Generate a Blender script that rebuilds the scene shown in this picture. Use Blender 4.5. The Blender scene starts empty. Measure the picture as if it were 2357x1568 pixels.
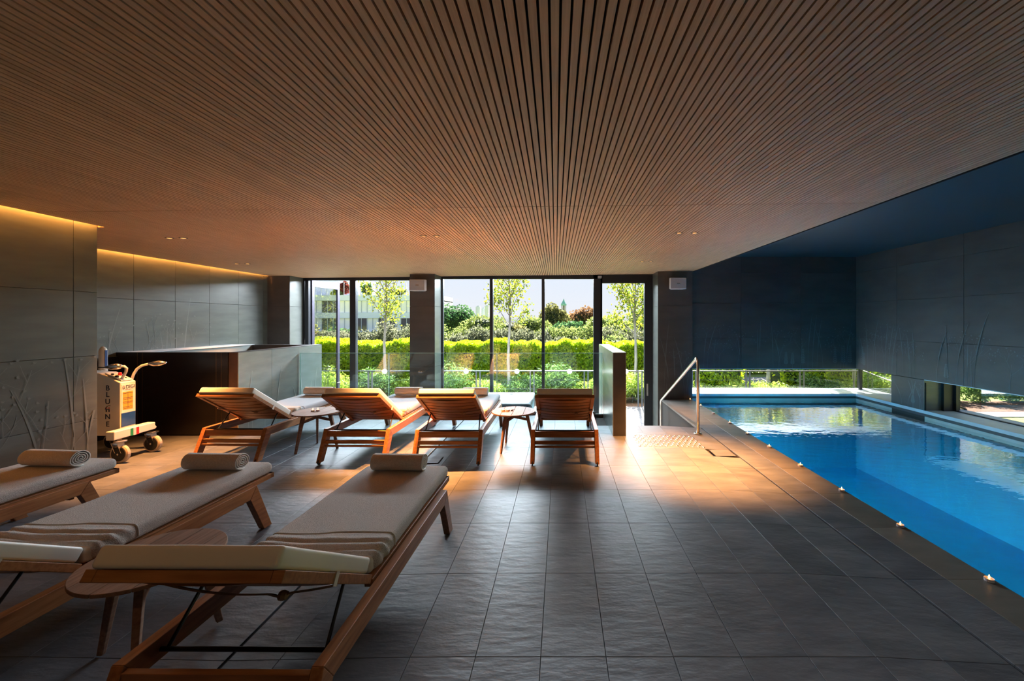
import bpy, math, random
import numpy as np
from mathutils import Vector, Matrix, noise
R = math.radians
sc = bpy.context.scene
col = sc.collection
random.seed(7)
rng = np.random.default_rng(7)

# ------------------------------------------------------------------ camera, sky, sun, exposure
cam = bpy.data.cameras.new('camera')
cam.sensor_width = 36.0
cam.lens = 942.0 / 2357.0 * 36.0
cam.shift_x = -(1292 - 1178.5) / 2357.0
cam.shift_y = -(784 - 740) / 2357.0
cam.clip_start = 0.05
cam.clip_end = 600
camo = bpy.data.objects.new('camera', cam)
camo.location = (0, 0, 1.5)
camo.rotation_euler = (R(90), 0, 0)
col.objects.link(camo)
sc.camera = camo

SKY = 0.18
world = bpy.data.worlds.new('sky')
sc.world = world
world.use_nodes = True
nt = world.node_tree
nt.nodes.clear()
wo = nt.nodes.new('ShaderNodeOutputWorld')
bg = nt.nodes.new('ShaderNodeBackground')
tc = nt.nodes.new('ShaderNodeTexCoord')
sp = nt.nodes.new('ShaderNodeSeparateXYZ')
rp = nt.nodes.new('ShaderNodeValToRGB')
rp.color_ramp.elements[0].position = 0.0
rp.color_ramp.elements[0].color = (0.35, 0.37, 0.40, 1)
rp.color_ramp.elements[1].position = 1.0
rp.color_ramp.elements[1].color = (0.16, 0.34, 0.80, 1)
for p_, c_ in ((0.495, (0.40, 0.42, 0.44, 1)), (0.505, (0.87, 0.86, 0.91, 1)), (0.62, (0.66, 0.79, 1.0, 1))):
    e_ = rp.color_ramp.elements.new(p_)
    e_.color = c_
ma = nt.nodes.new('ShaderNodeMath')
ma.operation = 'MULTIPLY_ADD'
ma.inputs[1].default_value = 0.5
ma.inputs[2].default_value = 0.5
nt.links.new(tc.outputs['Generated'], sp.inputs[0])
nt.links.new(sp.outputs['Z'], ma.inputs[0])
nt.links.new(ma.outputs[0], rp.inputs[0])
nt.links.new(rp.outputs[0], bg.inputs['Color'])
bg.inputs['Strength'].default_value = SKY
nt.links.new(bg.outputs[0], wo.inputs[0])

sun = bpy.data.lights.new('sun', 'SUN')
sun.energy = 8.0
sun.angle = R(0.8)
sun.color = (1.0, 0.93, 0.82)
suno = bpy.data.objects.new('sun', sun)
sdir = Vector((0.10, math.cos(R(38)), math.sin(R(38))))      # towards the sun, over the garden
suno.rotation_euler = sdir.to_track_quat('Z', 'Y').to_euler()
col.objects.link(suno)

# area lamp added as unseen interior fill, under the overhang above the window heads
day = bpy.data.lights.new('daylight_fill', 'AREA')
day.shape = 'RECTANGLE'; day.size = 8.0; day.size_y = 1.2
day.energy = 440.0; day.color = (0.80, 0.90, 1.0)
day_fill_o = bpy.data.objects.new('daylight_fill', day)
day_fill_o.location = (-1.6, 9.8, 2.76)
day_fill_o.rotation_euler = (R(-18), 0, 0)
col.objects.link(day_fill_o)

sc.view_settings.view_transform = 'Standard'
sc.view_settings.look = 'None'
sc.view_settings.gamma = 1.0
sc.view_settings.use_curve_mapping = False
sc.view_settings.exposure = 2.66
sc.cycles.use_denoising = True
sc.cycles.max_bounces = 10
sc.cycles.diffuse_bounces = 5
sc.cycles.transparent_max_bounces = 24
sc.cycles.sample_clamp_indirect = 6.0
sc.cycles.caustics_reflective = False
sc.cycles.caustics_refractive = False

# ------------------------------------------------------------------ materials
class Mat:
    def __init__(s, name):
        s.m = bpy.data.materials.new(name)
        s.m.use_nodes = True
        s.t = s.m.node_tree
        s.n = s.t.nodes
        s.b = s.n['Principled BSDF']
    def new(s, k, **kw):
        x = s.n.new(k)
        for a, b in kw.items():
            setattr(x, a, b)
        return x
    def link(s, a, b):
        s.t.links.new(a, b)

def plain(name, c, rough=0.5, metal=0.0, spec=0.5, emit=None, es=0.0):
    M = Mat(name)
    M.b.inputs['Base Color'].default_value = (*c, 1)
    M.b.inputs['Roughness'].default_value = rough
    M.b.inputs['Metallic'].default_value = metal
    M.b.inputs['Specular IOR Level'].default_value = spec
    if emit:
        M.b.inputs['Emission Color'].default_value = (*emit, 1)
        M.b.inputs['Emission Strength'].default_value = es
    return M.m

def noisy(name, c1, c2, scale=(1, 1, 1), nscale=8.0, detail=4, rough=0.5, bump=0.1, bdist=0.01, bscale=None,
          metal=0.0, spec=0.5, rand=0.0, lo=0.35, hi=0.65, coord='Object', sheen=0.0):
    M = Mat(name)
    tcn = M.new('ShaderNodeTexCoord')
    mp = M.new('ShaderNodeMapping')
    mp.inputs['Scale'].default_value = scale
    M.link(tcn.outputs[coord], mp.inputs[0])
    nz = M.new('ShaderNodeTexNoise')
    nz.inputs['Scale'].default_value = nscale
    nz.inputs['Detail'].default_value = detail
    M.link(mp.outputs[0], nz.inputs[0])
    cr = M.new('ShaderNodeValToRGB')
    cr.color_ramp.elements[0].position = lo
    cr.color_ramp.elements[0].color = (*c1, 1)
    cr.color_ramp.elements[1].position = hi
    cr.color_ramp.elements[1].color = (*c2, 1)
    M.link(nz.outputs[0], cr.inputs[0])
    out = cr.outputs[0]
    if rand:
        oi = M.new('ShaderNodeObjectInfo')
        mr = M.new('ShaderNodeMapRange')
        mr.inputs[3].default_value = 1 - rand
        mr.inputs[4].default_value = 1 + rand
        M.link(oi.outputs['Random'], mr.inputs[0])
        hs = M.new('ShaderNodeHueSaturation')
        M.link(mr.outputs[0], hs.inputs['Value'])
        M.link(out, hs.inputs['Color'])
        out = hs.outputs[0]
        # each piece gets its own bit of the pattern
        vm = M.new('ShaderNodeVectorMath', operation='SCALE')
        cb = M.new('ShaderNodeCombineXYZ')
        for i in range(3):
            M.link(oi.outputs['Random'], cb.inputs[i])
        M.link(cb.outputs[0], vm.inputs[0])
        vm.inputs['Scale'].default_value = 37.0
        M.link(vm.outputs[0], mp.inputs['Location'])
    M.link(out, M.b.inputs['Base Color'])
    M.b.inputs['Roughness'].default_value = rough
    M.b.inputs['Metallic'].default_value = metal
    M.b.inputs['Specular IOR Level'].default_value = spec
    if sheen:
        M.b.inputs['Sheen Weight'].default_value = sheen
    if bump:
        bp = M.new('ShaderNodeBump')
        bp.inputs['Strength'].default_value = bump
        bp.inputs['Distance'].default_value = bdist
        if bscale:
            n2 = M.new('ShaderNodeTexNoise')
            n2.inputs['Scale'].default_value = bscale
            n2.inputs['Detail'].default_value = 5
            M.link(mp.outputs[0], n2.inputs[0])
            M.link(n2.outputs[0], bp.inputs['Height'])
        else:
            M.link(nz.outputs[0], bp.inputs['Height'])
        M.link(bp.outputs[0], M.b.inputs['Normal'])
    return M.m

LEAF = 0.85
def leafmat(name, ca, cb, trans=0.5, gloss=0.02):
    M = Mat(name)
    ca = tuple(LEAF * q for q in ca); cb = tuple(LEAF * q for q in cb)
    M.n.remove(M.b)
    out = M.n['Material Output']
    ge = M.new('ShaderNodeNewGeometry')
    cr = M.new('ShaderNodeValToRGB')
    cr.color_ramp.elements[0].color = (*ca, 1)
    cr.color_ramp.elements[1].color = (*cb, 1)
    M.link(ge.outputs['Random Per Island'], cr.inputs[0])
    d = M.new('ShaderNodeBsdfDiffuse')
    t = M.new('ShaderNodeBsdfTranslucent')
    M.link(cr.outputs[0], d.inputs[0])
    M.link(cr.outputs[0], t.inputs[0])
    mx = M.new('ShaderNodeMixShader')
    mx.inputs[0].default_value = trans
    M.link(d.outputs[0], mx.inputs[1])
    M.link(t.outputs[0], mx.inputs[2])
    g = M.new('ShaderNodeBsdfGlossy')
    g.inputs['Roughness'].default_value = 0.4
    m2 = M.new('ShaderNodeMixShader')
    m2.inputs[0].default_value = gloss
    M.link(mx.outputs[0], m2.inputs[1])
    M.link(g.outputs[0], m2.inputs[2])
    M.link(m2.outputs[0], out.inputs[0])
    return M.m

def glassmat(name, tint, refl=1.0, ior=1.5):
    M = Mat(name)
    M.n.remove(M.b)
    out = M.n['Material Output']
    fr = M.new('ShaderNodeFresnel')
    fr.inputs[0].default_value = ior
    ml = M.new('ShaderNodeMath', operation='MULTIPLY')
    ml.inputs[1].default_value = refl
    tr = M.new('ShaderNodeBsdfTransparent')
    tr.inputs[0].default_value = (*tint, 1)
    gl = M.new('ShaderNodeBsdfGlossy')
    gl.inputs['Roughness'].default_value = 0.0
    mx = M.new('ShaderNodeMixShader')
    M.link(fr.outputs[0], ml.inputs[0])
    M.link(ml.outputs[0], mx.inputs[0])
    M.link(tr.outputs[0], mx.inputs[1])
    M.link(gl.outputs[0], mx.inputs[2])
    M.link(mx.outputs[0], out.inputs[0])
    return M.m

stone = noisy('grey_stone', (0.092, 0.100, 0.095), (0.120, 0.130, 0.122), scale=(1.0, 1.0, 5.0), nscale=2.2, detail=8,
              rough=0.32, bump=0.12, bdist=0.006, rand=0.04)
stone_dark = noisy('dark_pool_stone', (0.066, 0.058, 0.058), (0.086, 0.076, 0.074), scale=(1, 1, 3), nscale=2.0, detail=8,
                   rough=0.5, bump=0.08, bdist=0.004, rand=0.05)
print_mat = plain('pale_plant_print', (0.155, 0.165, 0.157), 0.45)
print_pale = plain('white_plant_print', (0.40, 0.44, 0.43), 0.35)
print_dark = plain('dim_plant_print', (0.115, 0.125, 0.135), 0.5)
joint = plain('dark_joint', (0.05, 0.045, 0.042), 0.9)
slate = noisy('slate_tile', (0.088, 0.098, 0.122), (0.142, 0.154, 0.184), scale=(1, 2.5, 1), nscale=3.0, detail=10, rough=0.46,
              bump=0.6, bdist=0.007, bscale=9.0, rand=0.14, spec=0.65)
rim_tile = noisy('rim_tile', (0.135, 0.128, 0.118), (0.18, 0.172, 0.158), scale=(1, 2.5, 1), nscale=3.0, detail=10, rough=0.42,
                 bump=0.3, bdist=0.005, bscale=7.0, rand=0.12, spec=0.5)
slatwood = noisy('slat_oak', (0.50, 0.305, 0.175), (0.63, 0.395, 0.24), scale=(30, 1.2, 30), nscale=3.0, rough=0.55, bump=0.05, rand=0.08)
felt = plain('black_felt', (0.006, 0.006, 0.007), 0.95)
navy = plain('navy_paint', (0.014, 0.034, 0.048), 0.5)
black_panel = noisy('glossy_dark_panel', (0.011, 0.008, 0.007), (0.016, 0.012, 0.010), scale=(1, 1, 6), nscale=3, rough=0.28, bump=0.0)
brown_stone = noisy('brown_stone_edge', (0.075, 0.045, 0.035), (0.10, 0.06, 0.045), nscale=10, rough=0.5, bump=0.05)
partition_face = noisy('polished_stone_face', (0.27, 0.31, 0.30), (0.32, 0.36, 0.35), scale=(1, 1, 4), nscale=3, rough=0.22, bump=0.04)
partition_end = noisy('dark_stone_end', (0.045, 0.042, 0.044), (0.06, 0.056, 0.057), nscale=8, rough=0.5, bump=0.05)
brass = plain('thin_brass', (0.35, 0.2, 0.1), 0.35, 1.0)
alu = plain('dark_aluminium', (0.022, 0.024, 0.032), 0.42, 0.3)
alu_l = plain('violet_grey_aluminium', (0.055, 0.05, 0.075), 0.4, 0.4)
steel = plain('brushed_steel', (0.62, 0.60, 0.58), 0.24, 1.0)
rail_metal = plain('grey_painted_rail', (0.085, 0.08, 0.085), 0.5, 0.3)
glass = glassmat('window_glass', (0.96, 0.98, 0.98), 0.45)
glass_b = glassmat('balustrade_glass', (0.88, 0.95, 0.96), 1.1)
glass_edge = plain('green_glass_edge', (0.35, 0.6, 0.52), 0.2)
teak_u = noisy('teak_long', (0.26, 0.095, 0.030), (0.40, 0.17, 0.062), scale=(18, 1.5, 18), nscale=3.0, detail=6, rough=0.42, bump=0.06, bdist=0.003, rand=0.1)
teak_v = noisy('teak_cross', (0.26, 0.095, 0.030), (0.40, 0.17, 0.062), scale=(1.5, 18, 18), nscale=3.0, detail=6, rough=0.42, bump=0.06, bdist=0.003, rand=0.1)
table_wood = noisy('table_teak', (0.23, 0.125, 0.08), (0.34, 0.20, 0.135), scale=(22, 1.5, 22), nscale=3.0, detail=6, rough=0.6, bump=0.05, bdist=0.003, rand=0.1, spec=0.25)
vinyl = noisy('cream_vinyl', (0.74, 0.72, 0.67), (0.78, 0.76, 0.71), nscale=4, rough=0.42, bump=0.03)
seat_fabric = noisy('pale_seat_cover', (0.36, 0.36, 0.39), (0.42, 0.42, 0.445), nscale=160, detail=3, rough=0.9, bump=0.35, bdist=0.004, sheen=0.2)
terry = noisy('grey_terry', (0.44, 0.40, 0.37), (0.68, 0.63, 0.59), nscale=260, detail=4, rough=0.95, bump=1.0, bdist=0.005, sheen=0.25)
towel_m = noisy('beige_towel', (0.55, 0.46, 0.37), (0.68, 0.58, 0.48), nscale=160, detail=3, rough=0.95, bump=0.6, bdist=0.004, sheen=0.3)
towel_hem = plain('pale_towel_hem', (0.66, 0.64, 0.60), 0.9)
strap_m = plain('brown_strap', (0.30, 0.17, 0.10), 0.7)
strap_w = plain('cream_strap', (0.66, 0.62, 0.55), 0.7)
black_metal = plain('black_metal', (0.02, 0.018, 0.018), 0.35, 0.7)
rubber = plain('black_rubber', (0.01, 0.01, 0.01), 0.6)
wax = plain('white_wax', (0.72, 0.66, 0.72), 0.4)
flame = plain('flame', (1, 0.6, 0.2), 0.5, emit=(1.0, 0.45, 0.12), es=1.6)
led = plain('led_strip_glow', (1, 0.5, 0.15), 0.5, emit=(1.0, 0.36, 0.06), es=14.0)
lens_m = plain('downlight_lens', (0.3, 0.2, 0.1), 0.3, emit=(1.0, 0.45, 0.12), es=0.25)
white_paint = plain('machine_white', (0.72, 0.68, 0.62), 0.35)
white_plastic = plain('speaker_white', (0.58, 0.58, 0.62), 0.4)
letter_m = plain('dark_lettering', (0.02, 0.025, 0.05), 0.5)
red_m = plain('signal_red', (0.6, 0.02, 0.02), 0.45)
green_m = plain('flag_green', (0.02, 0.25, 0.08), 0.45)
blue_m = plain('label_blue', (0.010, 0.055, 0.24), 0.4)
yellow_m = plain('label_yellow', (0.70, 0.34, 0.02), 0.5)
M = Mat('frosted_dot')
M.n.remove(M.b)
t_ = M.new('ShaderNodeBsdfTranslucent'); t_.inputs[0].default_value = (0.92, 0.93, 0.95, 1)
M.link(t_.outputs[0], M.n['Material Output'].inputs[0])
dot_m = M.m
film = glassmat('plastic_film', (0.80, 0.80, 0.86), 3.0)
tyre_m = plain('pale_tyre', (0.42, 0.34, 0.28), 0.6)
tub_blue = plain('hot_tub_blue', (0.10, 0.22, 0.29), 0.35)
tub_film = plain('hot_tub_film', (0.07, 0.09, 0.11), 0.5)
sill_m = noisy('pale_sill_stone', (0.58, 0.62, 0.66), (0.66, 0.70, 0.74), nscale=5, rough=0.4, bump=0.04)
sill_face = noisy('pool_band_tile', (0.46, 0.46, 0.42), (0.54, 0.54, 0.49), nscale=5, rough=0.4, bump=0.04)
basin_m = noisy('blue_pool_lining', (0.004, 0.44, 0.70), (0.006, 0.50, 0.76), nscale=3, rough=0.5, bump=0.0)
deck_m = noisy('grey_decking', (0.095, 0.083, 0.088), (0.135, 0.12, 0.125), scale=(1, 14, 1), nscale=3, rough=0.7, bump=0.1, rand=0.12)
lower_floor_m = noisy('lower_slate', (0.27, 0.27, 0.25), (0.33, 0.33, 0.31), nscale=3, rough=0.45, bump=0.1)
grass_m = noisy('lawn_green', (0.18, 0.21, 0.04), (0.27, 0.31, 0.07), nscale=4, detail=10, rough=0.95, bump=0.4, coord='Object')
path_m = noisy('pale_path', (0.26, 0.235, 0.225), (0.33, 0.30, 0.285), nscale=6, rough=0.9, bump=0.1)
soil_m = noisy('bark_mulch', (0.06, 0.03, 0.015), (0.18, 0.075, 0.04), nscale=18, detail=6, rough=0.95, bump=0.5)
bark_y = noisy('pale_bark', (0.20, 0.18, 0.15), (0.32, 0.29, 0.25), scale=(1, 1, 0.3), nscale=14, rough=0.9, bump=0.3)
bark_d = noisy('dark_bark', (0.06, 0.045, 0.035), (0.12, 0.09, 0.07), nscale=6, rough=0.9, bump=0.3)
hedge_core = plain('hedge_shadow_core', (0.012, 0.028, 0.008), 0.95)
leaf_hedge = leafmat('laurel_leaf', (0.24, 0.42, 0.006), (0.80, 0.92, 0.03), 0.78)
leaf_yew = leafmat('yew_leaf', (0.08, 0.18, 0.04), (0.32, 0.47, 0.12), 0.5)
leaf_yewy = leafmat('bright_yew_leaf', (0.20, 0.34, 0.04), (0.62, 0.72, 0.12), 0.6)
leaf_young = leafmat('young_tree_leaf', (0.12, 0.24, 0.02), (0.50, 0.48, 0.05), 0.6)
leaf_dark = leafmat('dark_tree_leaf', (0.04, 0.11, 0.05), (0.13, 0.26, 0.09), 0.4)
leaf_mid = leafmat('mid_tree_leaf', (0.12, 0.18, 0.05), (0.34, 0.39, 0.12), 0.5)
leaf_olive = leafmat('olive_tree_leaf', (0.13, 0.14, 0.05), (0.32, 0.30, 0.11), 0.45)
leaf_rust = leafmat('rust_tree_leaf', (0.16, 0.085, 0.04), (0.34, 0.19, 0.10), 0.4)
leaf_grey = leafmat('grey_shrub_leaf', (0.12, 0.14, 0.09), (0.30, 0.31, 0.20), 0.4)
leaf_red = leafmat('red_shrub_leaf', (0.20, 0.03, 0.03), (0.30, 0.10, 0.06), 0.4)
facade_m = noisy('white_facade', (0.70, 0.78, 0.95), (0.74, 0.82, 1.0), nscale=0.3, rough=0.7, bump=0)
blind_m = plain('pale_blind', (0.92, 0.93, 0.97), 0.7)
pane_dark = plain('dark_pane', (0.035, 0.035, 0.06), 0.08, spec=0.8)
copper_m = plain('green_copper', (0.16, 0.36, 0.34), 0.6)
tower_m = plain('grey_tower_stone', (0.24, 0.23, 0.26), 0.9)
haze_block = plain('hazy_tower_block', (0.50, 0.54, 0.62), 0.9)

# ------------------------------------------------------------------ mesh helpers
def link(o, parent=None):
    col.objects.link(o)
    if parent is not None:
        o.parent = parent
    return o

def tag(o, label=None, cat=None, group=None, kind=None):
    if label: o['label'] = label
    if cat: o['category'] = cat
    if group: o['group'] = group
    if kind: o['kind'] = kind
    return o

def empty(name, loc=(0, 0, 0), rz=0.0, label=None, cat=None, group=None, kind=None):
    o = bpy.data.objects.new(name, None)
    o.empty_display_size = 0.1
    o.location = loc
    o.rotation_euler = (0, 0, rz)
    link(o)
    return tag(o, label, cat, group, kind)

class MB:
    def __init__(s):
        s.v, s.f = [], []
    def add(s, vs, fs):
        k = len(s.v)
        s.v += [tuple(p) for p in vs]
        s.f += [tuple(i + k for i in f) for f in fs]
        return s
    def box(s, x0, x1, y0, y1, z0, z1):
        if x0 > x1: x0, x1 = x1, x0
        if y0 > y1: y0, y1 = y1, y0
        if z0 > z1: z0, z1 = z1, z0
        v = [(x, y, z) for z in (z0, z1) for y in (y0, y1) for x in (x0, x1)]
        return s.add(v, [(0, 2, 3, 1), (4, 5, 7, 6), (0, 1, 5, 4), (2, 6, 7, 3), (0, 4, 6, 2), (1, 3, 7, 5)])
    def cbox(s, x0, x1, y0, y1, z0, z1, c=0.002):
        """box whose top edges are chamfered"""
        v = [(x0, y0, z0), (x1, y0, z0), (x1, y1, z0), (x0, y1, z0),
             (x0, y0, z1 - c), (x1, y0, z1 - c), (x1, y1, z1 - c), (x0, y1, z1 - c),
             (x0 + c, y0 + c, z1), (x1 - c, y0 + c, z1), (x1 - c, y1 - c, z1), (x0 + c, y1 - c, z1)]
        f = [(3, 2, 1, 0), (8, 9, 10, 11)]
        for a in range(4):
            b = (a + 1) % 4
            f += [(a, b, b + 4, a + 4), (a + 4, b + 4, b + 8, a + 8)]
        return s.add(v, f)
    def prism_y(s, pts, y0, y1):
        """polygon in (x, z) pushed along y"""
        n = len(pts)
        v = [(p[0], y0, p[1]) for p in pts] + [(p[0], y1, p[1]) for p in pts]
        f = [tuple(range(n)), tuple(range(2 * n - 1, n - 1, -1))]
        f += [(i, i + n, (i + 1) % n + n, (i + 1) % n) for i in range(n)]
        return s.add(v, f)
    def prism_x(s, pts, x0, x1):
        """polygon in (y, z) pushed along x"""
        n = len(pts)
        v = [(x0, p[0], p[1]) for p in pts] + [(x1, p[0], p[1]) for p in pts]
        f = [tuple(range(n - 1, -1, -1)), tuple(range(n, 2 * n))]
        f += [(i, (i + 1) % n, (i + 1) % n + n, i + n) for i in range(n)]
        return s.add(v, f)
    def prism_z(s, pts, z0, z1):
        n = len(pts)
        v = [(p[0], p[1], z0) for p in pts] + [(p[0], p[1], z1) for p in pts]
        f = [tuple(range(n - 1, -1, -1)), tuple(range(n, 2 * n))]
        f += [(i, (i + 1) % n, (i + 1) % n + n, i + n) for i in range(n)]
        return s.add(v, f)
    def tube(s, pts, rad, n=8, cap=True):
        pts = [Vector(p) for p in pts]
        rs = rad if isinstance(rad, (list, tuple)) else [rad] * len(pts)
        base = len(s.v)
        up = None
        for i, p in enumerate(pts):
            a = pts[max(i - 1, 0)]
            b = pts[min(i + 1, len(pts) - 1)]
            t = (b - a).normalized()
            if up is None:
                up = Vector((0, 0, 1)) if abs(t.z) < 0.9 else Vector((1, 0, 0))
            x = t.cross(up).normalized()
            y = t.cross(x).normalized()
            up = -y if up.dot(-y) > 0 else y
            x = t.cross(up).normalized()
            for k in range(n):
                an = 2 * math.pi * k / n
                s.v.append(tuple(p + x * math.cos(an) * rs[i] + up * math.sin(an) * rs[i]))
        for i in range(len(pts) - 1):
            for k in range(n):
                a = base + i * n + k
                b = base + i * n + (k + 1) % n
                s.f.append((a, b, b + n, a + n))
        if cap:
            s.f.append(tuple(base + k for k in range(n - 1, -1, -1)))
            s.f.append(tuple(base + (len(pts) - 1) * n + k for k in range(n)))
        return s
    def lathe(s, prof, c=(0, 0, 0), n=20, axis='z'):
        base = len(s.v)
        for r_, h in prof:
            for k in range(n):
                an = 2 * math.pi * k / n
                q = (r_ * math.cos(an), r_ * math.sin(an), h)
                if axis == 'x': q = (h, q[0], q[1])
                if axis == 'y': q = (q[1], h, q[0])
                s.v.append((c[0] + q[0], c[1] + q[1], c[2] + q[2]))
        for i in range(len(prof) - 1):
            for k in range(n):
                a = base + i * n + k
                b = base + i * n + (k + 1) % n
                s.f.append((a, b, b + n, a + n))
        s.f.append(tuple(base + k for k in range(n - 1, -1, -1)))
        s.f.append(tuple(base + (len(prof) - 1) * n + k for k in range(n)))
        return s
    def rot(s, k, M):
        for i in range(k, len(s.v)):
            s.v[i] = tuple(M @ Vector(s.v[i]))
        if k == 0 and M.determinant() < 0:
            s.f = [tuple(reversed(f)) for f in s.f]
        return s
    def mesh(s, name, mat, smooth=False):
        me = bpy.data.meshes.new(name)
        me.from_pydata(s.v, [], s.f)
        if mat: me.materials.append(mat)
        if smooth:
            me.polygons.foreach_set('use_smooth', [True] * len(me.polygons))
        me.update()
        return me
    def build(s, name, mat, parent=None, smooth=False, bevel=0.0, loc=None):
        o = bpy.data.objects.new(name, s.mesh(name, mat, smooth))
        if bevel:
            b = o.modifiers.new('bevel', 'BEVEL')
            b.width = bevel
            b.segments = 2
            b.limit_method = 'ANGLE'
        if loc: o.location = loc
        return link(o, parent)

def B(x0, x1, y0, y1, z0, z1):
    return MB().box(x0, x1, y0, y1, z0, z1)

def struct(name, mb, mat, **kw):
    o = mb.build(name, mat, **kw)
    o['kind'] = 'structure'
    return o

def copy_tree(o, parent=None, name=None):
    c = o.copy()
    col.objects.link(c)
    c.parent = parent
    for ch in KIDS.get(o.name, []) or [k for k in o.children]:
        copy_tree(ch, c)
    return c
KIDS = {}

def soft_box(u0, u1, v0, v1, z0, z1, r, nu=20, nprof=6, wr=0.0, wfreq=(6, 6, 6), seed=0, M=None, fold=None, nflat=8):
    """closed cushion: rounded-rectangle cross section (v, z) swept along u with rounded ends"""
    prof = []
    rr = min(r, (z1 - z0) / 2 - 1e-4)
    for cx_, cz_, a0 in ((v1 - rr, z1 - rr, 0), (v0 + rr, z1 - rr, 90), (v0 + rr, z0 + rr, 180), (v1 - rr, z0 + rr, 270)):
        for k in range(nprof):
            a = R(a0 + 90 * k / (nprof - 1))
            prof.append((cx_ + rr * math.cos(a), cz_ + rr * math.sin(a)))
        if a0 == 0:
            for k in range(1, nflat):
                t = k / nflat
                prof.append((v1 - rr + (v0 + rr - v1 + rr) * t, z1))
    n = len(prof)
    cv, cz = (v0 + v1) / 2, (z0 + z1) / 2
    st = []
    for k in range(6):
        a = R(90 * k / 5)
        st.append((u0 + rr * (1 - math.sin(a)), rr * (1 - math.cos(R(90) - a) if False else 1 - math.sin(a))))
    st = [(u0 + rr * (1 - math.cos(R(90 * k / 5))), rr * (1 - math.sin(R(90 * k / 5)))) for k in range(6)]
    mid = [(u0 + rr + (u1 - u0 - 2 * rr) * k / nu, 0.0) for k in range(1, nu)]
    en = [(u1 - rr * (1 - math.cos(R(90 * k / 5))), rr * (1 - math.sin(R(90 * k / 5)))) for k in range(5, -1, -1)]
    st = st + mid + en
    mb = MB()
    for (u, ins) in st:
        for (v, z) in prof:
            dv = max(-ins, min(ins, v - cv)) if ins else 0
            sv = 1 - ins / ((v1 - v0) / 2)
            sz = 1 - ins / ((z1 - z0) / 2)
            p = Vector((cv + (v - cv) * sv, u, cz + (z - cz) * max(sz, 0.02)))
            if wr:
                d = noise.noise(Vector((p.x * wfreq[0] + seed * 7.1, p.y * wfreq[1], p.z * wfreq[2] + seed))) * wr
                nrm = Vector((p.x - cv, 0, (p.z - cz) * 3)).normalized() if ins < rr * .6 else Vector((0, 0, 0))
                p += nrm * d
            if fold:
                p = fold(p, z > cz)
            mb.v.append(tuple(p))
    m = len(st)
    for i in range(m - 1):
        for k in range(n):
            a = i * n + k
            b = i * n + (k + 1) % n
            mb.f.append((a, b, b + n, a + n))
    mb.f.append(tuple(range(n - 1, -1, -1)))
    mb.f.append(tuple((m - 1) * n + k for k in range(n)))
    if M is not None:
        mb.rot(0, M)
    return mb

def leaves(name, pts, size, mat, parent=None, up=0.3, elong=1.7, kind='stuff', var=0.5, drop=0.0):
    """leaf blades (folded rhombs) at numpy points"""
    n = len(pts)
    d = rng.normal(size=(n, 3))
    d[:, 2] = d[:, 2] * 0.7 + up
    d /= np.linalg.norm(d, axis=1)[:, None]
    e = rng.normal(size=(n, 3))
    e -= (e * d).sum(1)[:, None] * d
    e /= np.linalg.norm(e, axis=1)[:, None]
    s = size * (1 + var * (rng.random(n) - 0.5))[:, None]
    a = pts - e * s * elong / 2
    b = pts + d_cross(d, e) * s * 0.5
    c = pts + e * s * elong / 2
    f = pts - d_cross(d, e) * s * 0.5
    v = np.stack([a, b, c, f], 1).reshape(-1, 3).astype(np.float32)
    me = bpy.data.meshes.new(name)
    me.vertices.add(n * 4)
    me.vertices.foreach_set('co', v.ravel())
    me.loops.add(n * 4)
    me.loops.foreach_set('vertex_index', np.arange(n * 4, dtype=np.int32))
    me.polygons.add(n)
    me.polygons.foreach_set('loop_start', np.arange(0, n * 4, 4, dtype=np.int32))
    me.polygons.foreach_set('loop_total', np.full(n, 4, dtype=np.int32))
    me.materials.append(mat)
    me.update(calc_edges=True)
    o = bpy.data.objects.new(name, me)
    if kind: o['kind'] = kind
    return link(o, parent)

def d_cross(a, b):
    return np.cross(a, b)

def ceil_z(x):
    return 2.465 + 0.011 * x

# ------------------------------------------------------------------ large structure
XB, YB = -4.50, 3.97       # near left wall block
XL = -5.83                 # recessed left wall
YW = 8.57                  # window plane
YF = 6.66                  # edge of the raised floor above the lower level
YS = 5.89                  # top of the stairs
XR = 5.90                  # right wall
YP = 8.20                  # wall behind the pool
ZL = -0.95                 # lower level
ZP = 2.79                  # pool ceiling
XP = 2.56                  # near pool edge

def fz(x):
    """falls of the floor towards the slot drains"""
    if x > 2.02: return -0.036
    if x > 1.41: return -0.036 * (x - 1.41) / 0.61
    if -2.35 < x < -0.60:
        return -0.018 * (1 - abs(x + 1.50) / (0.90 if x > -1.5 else 0.85)) if abs(x + 1.5) < 0.9 else 0.0
    return 0.0

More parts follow.
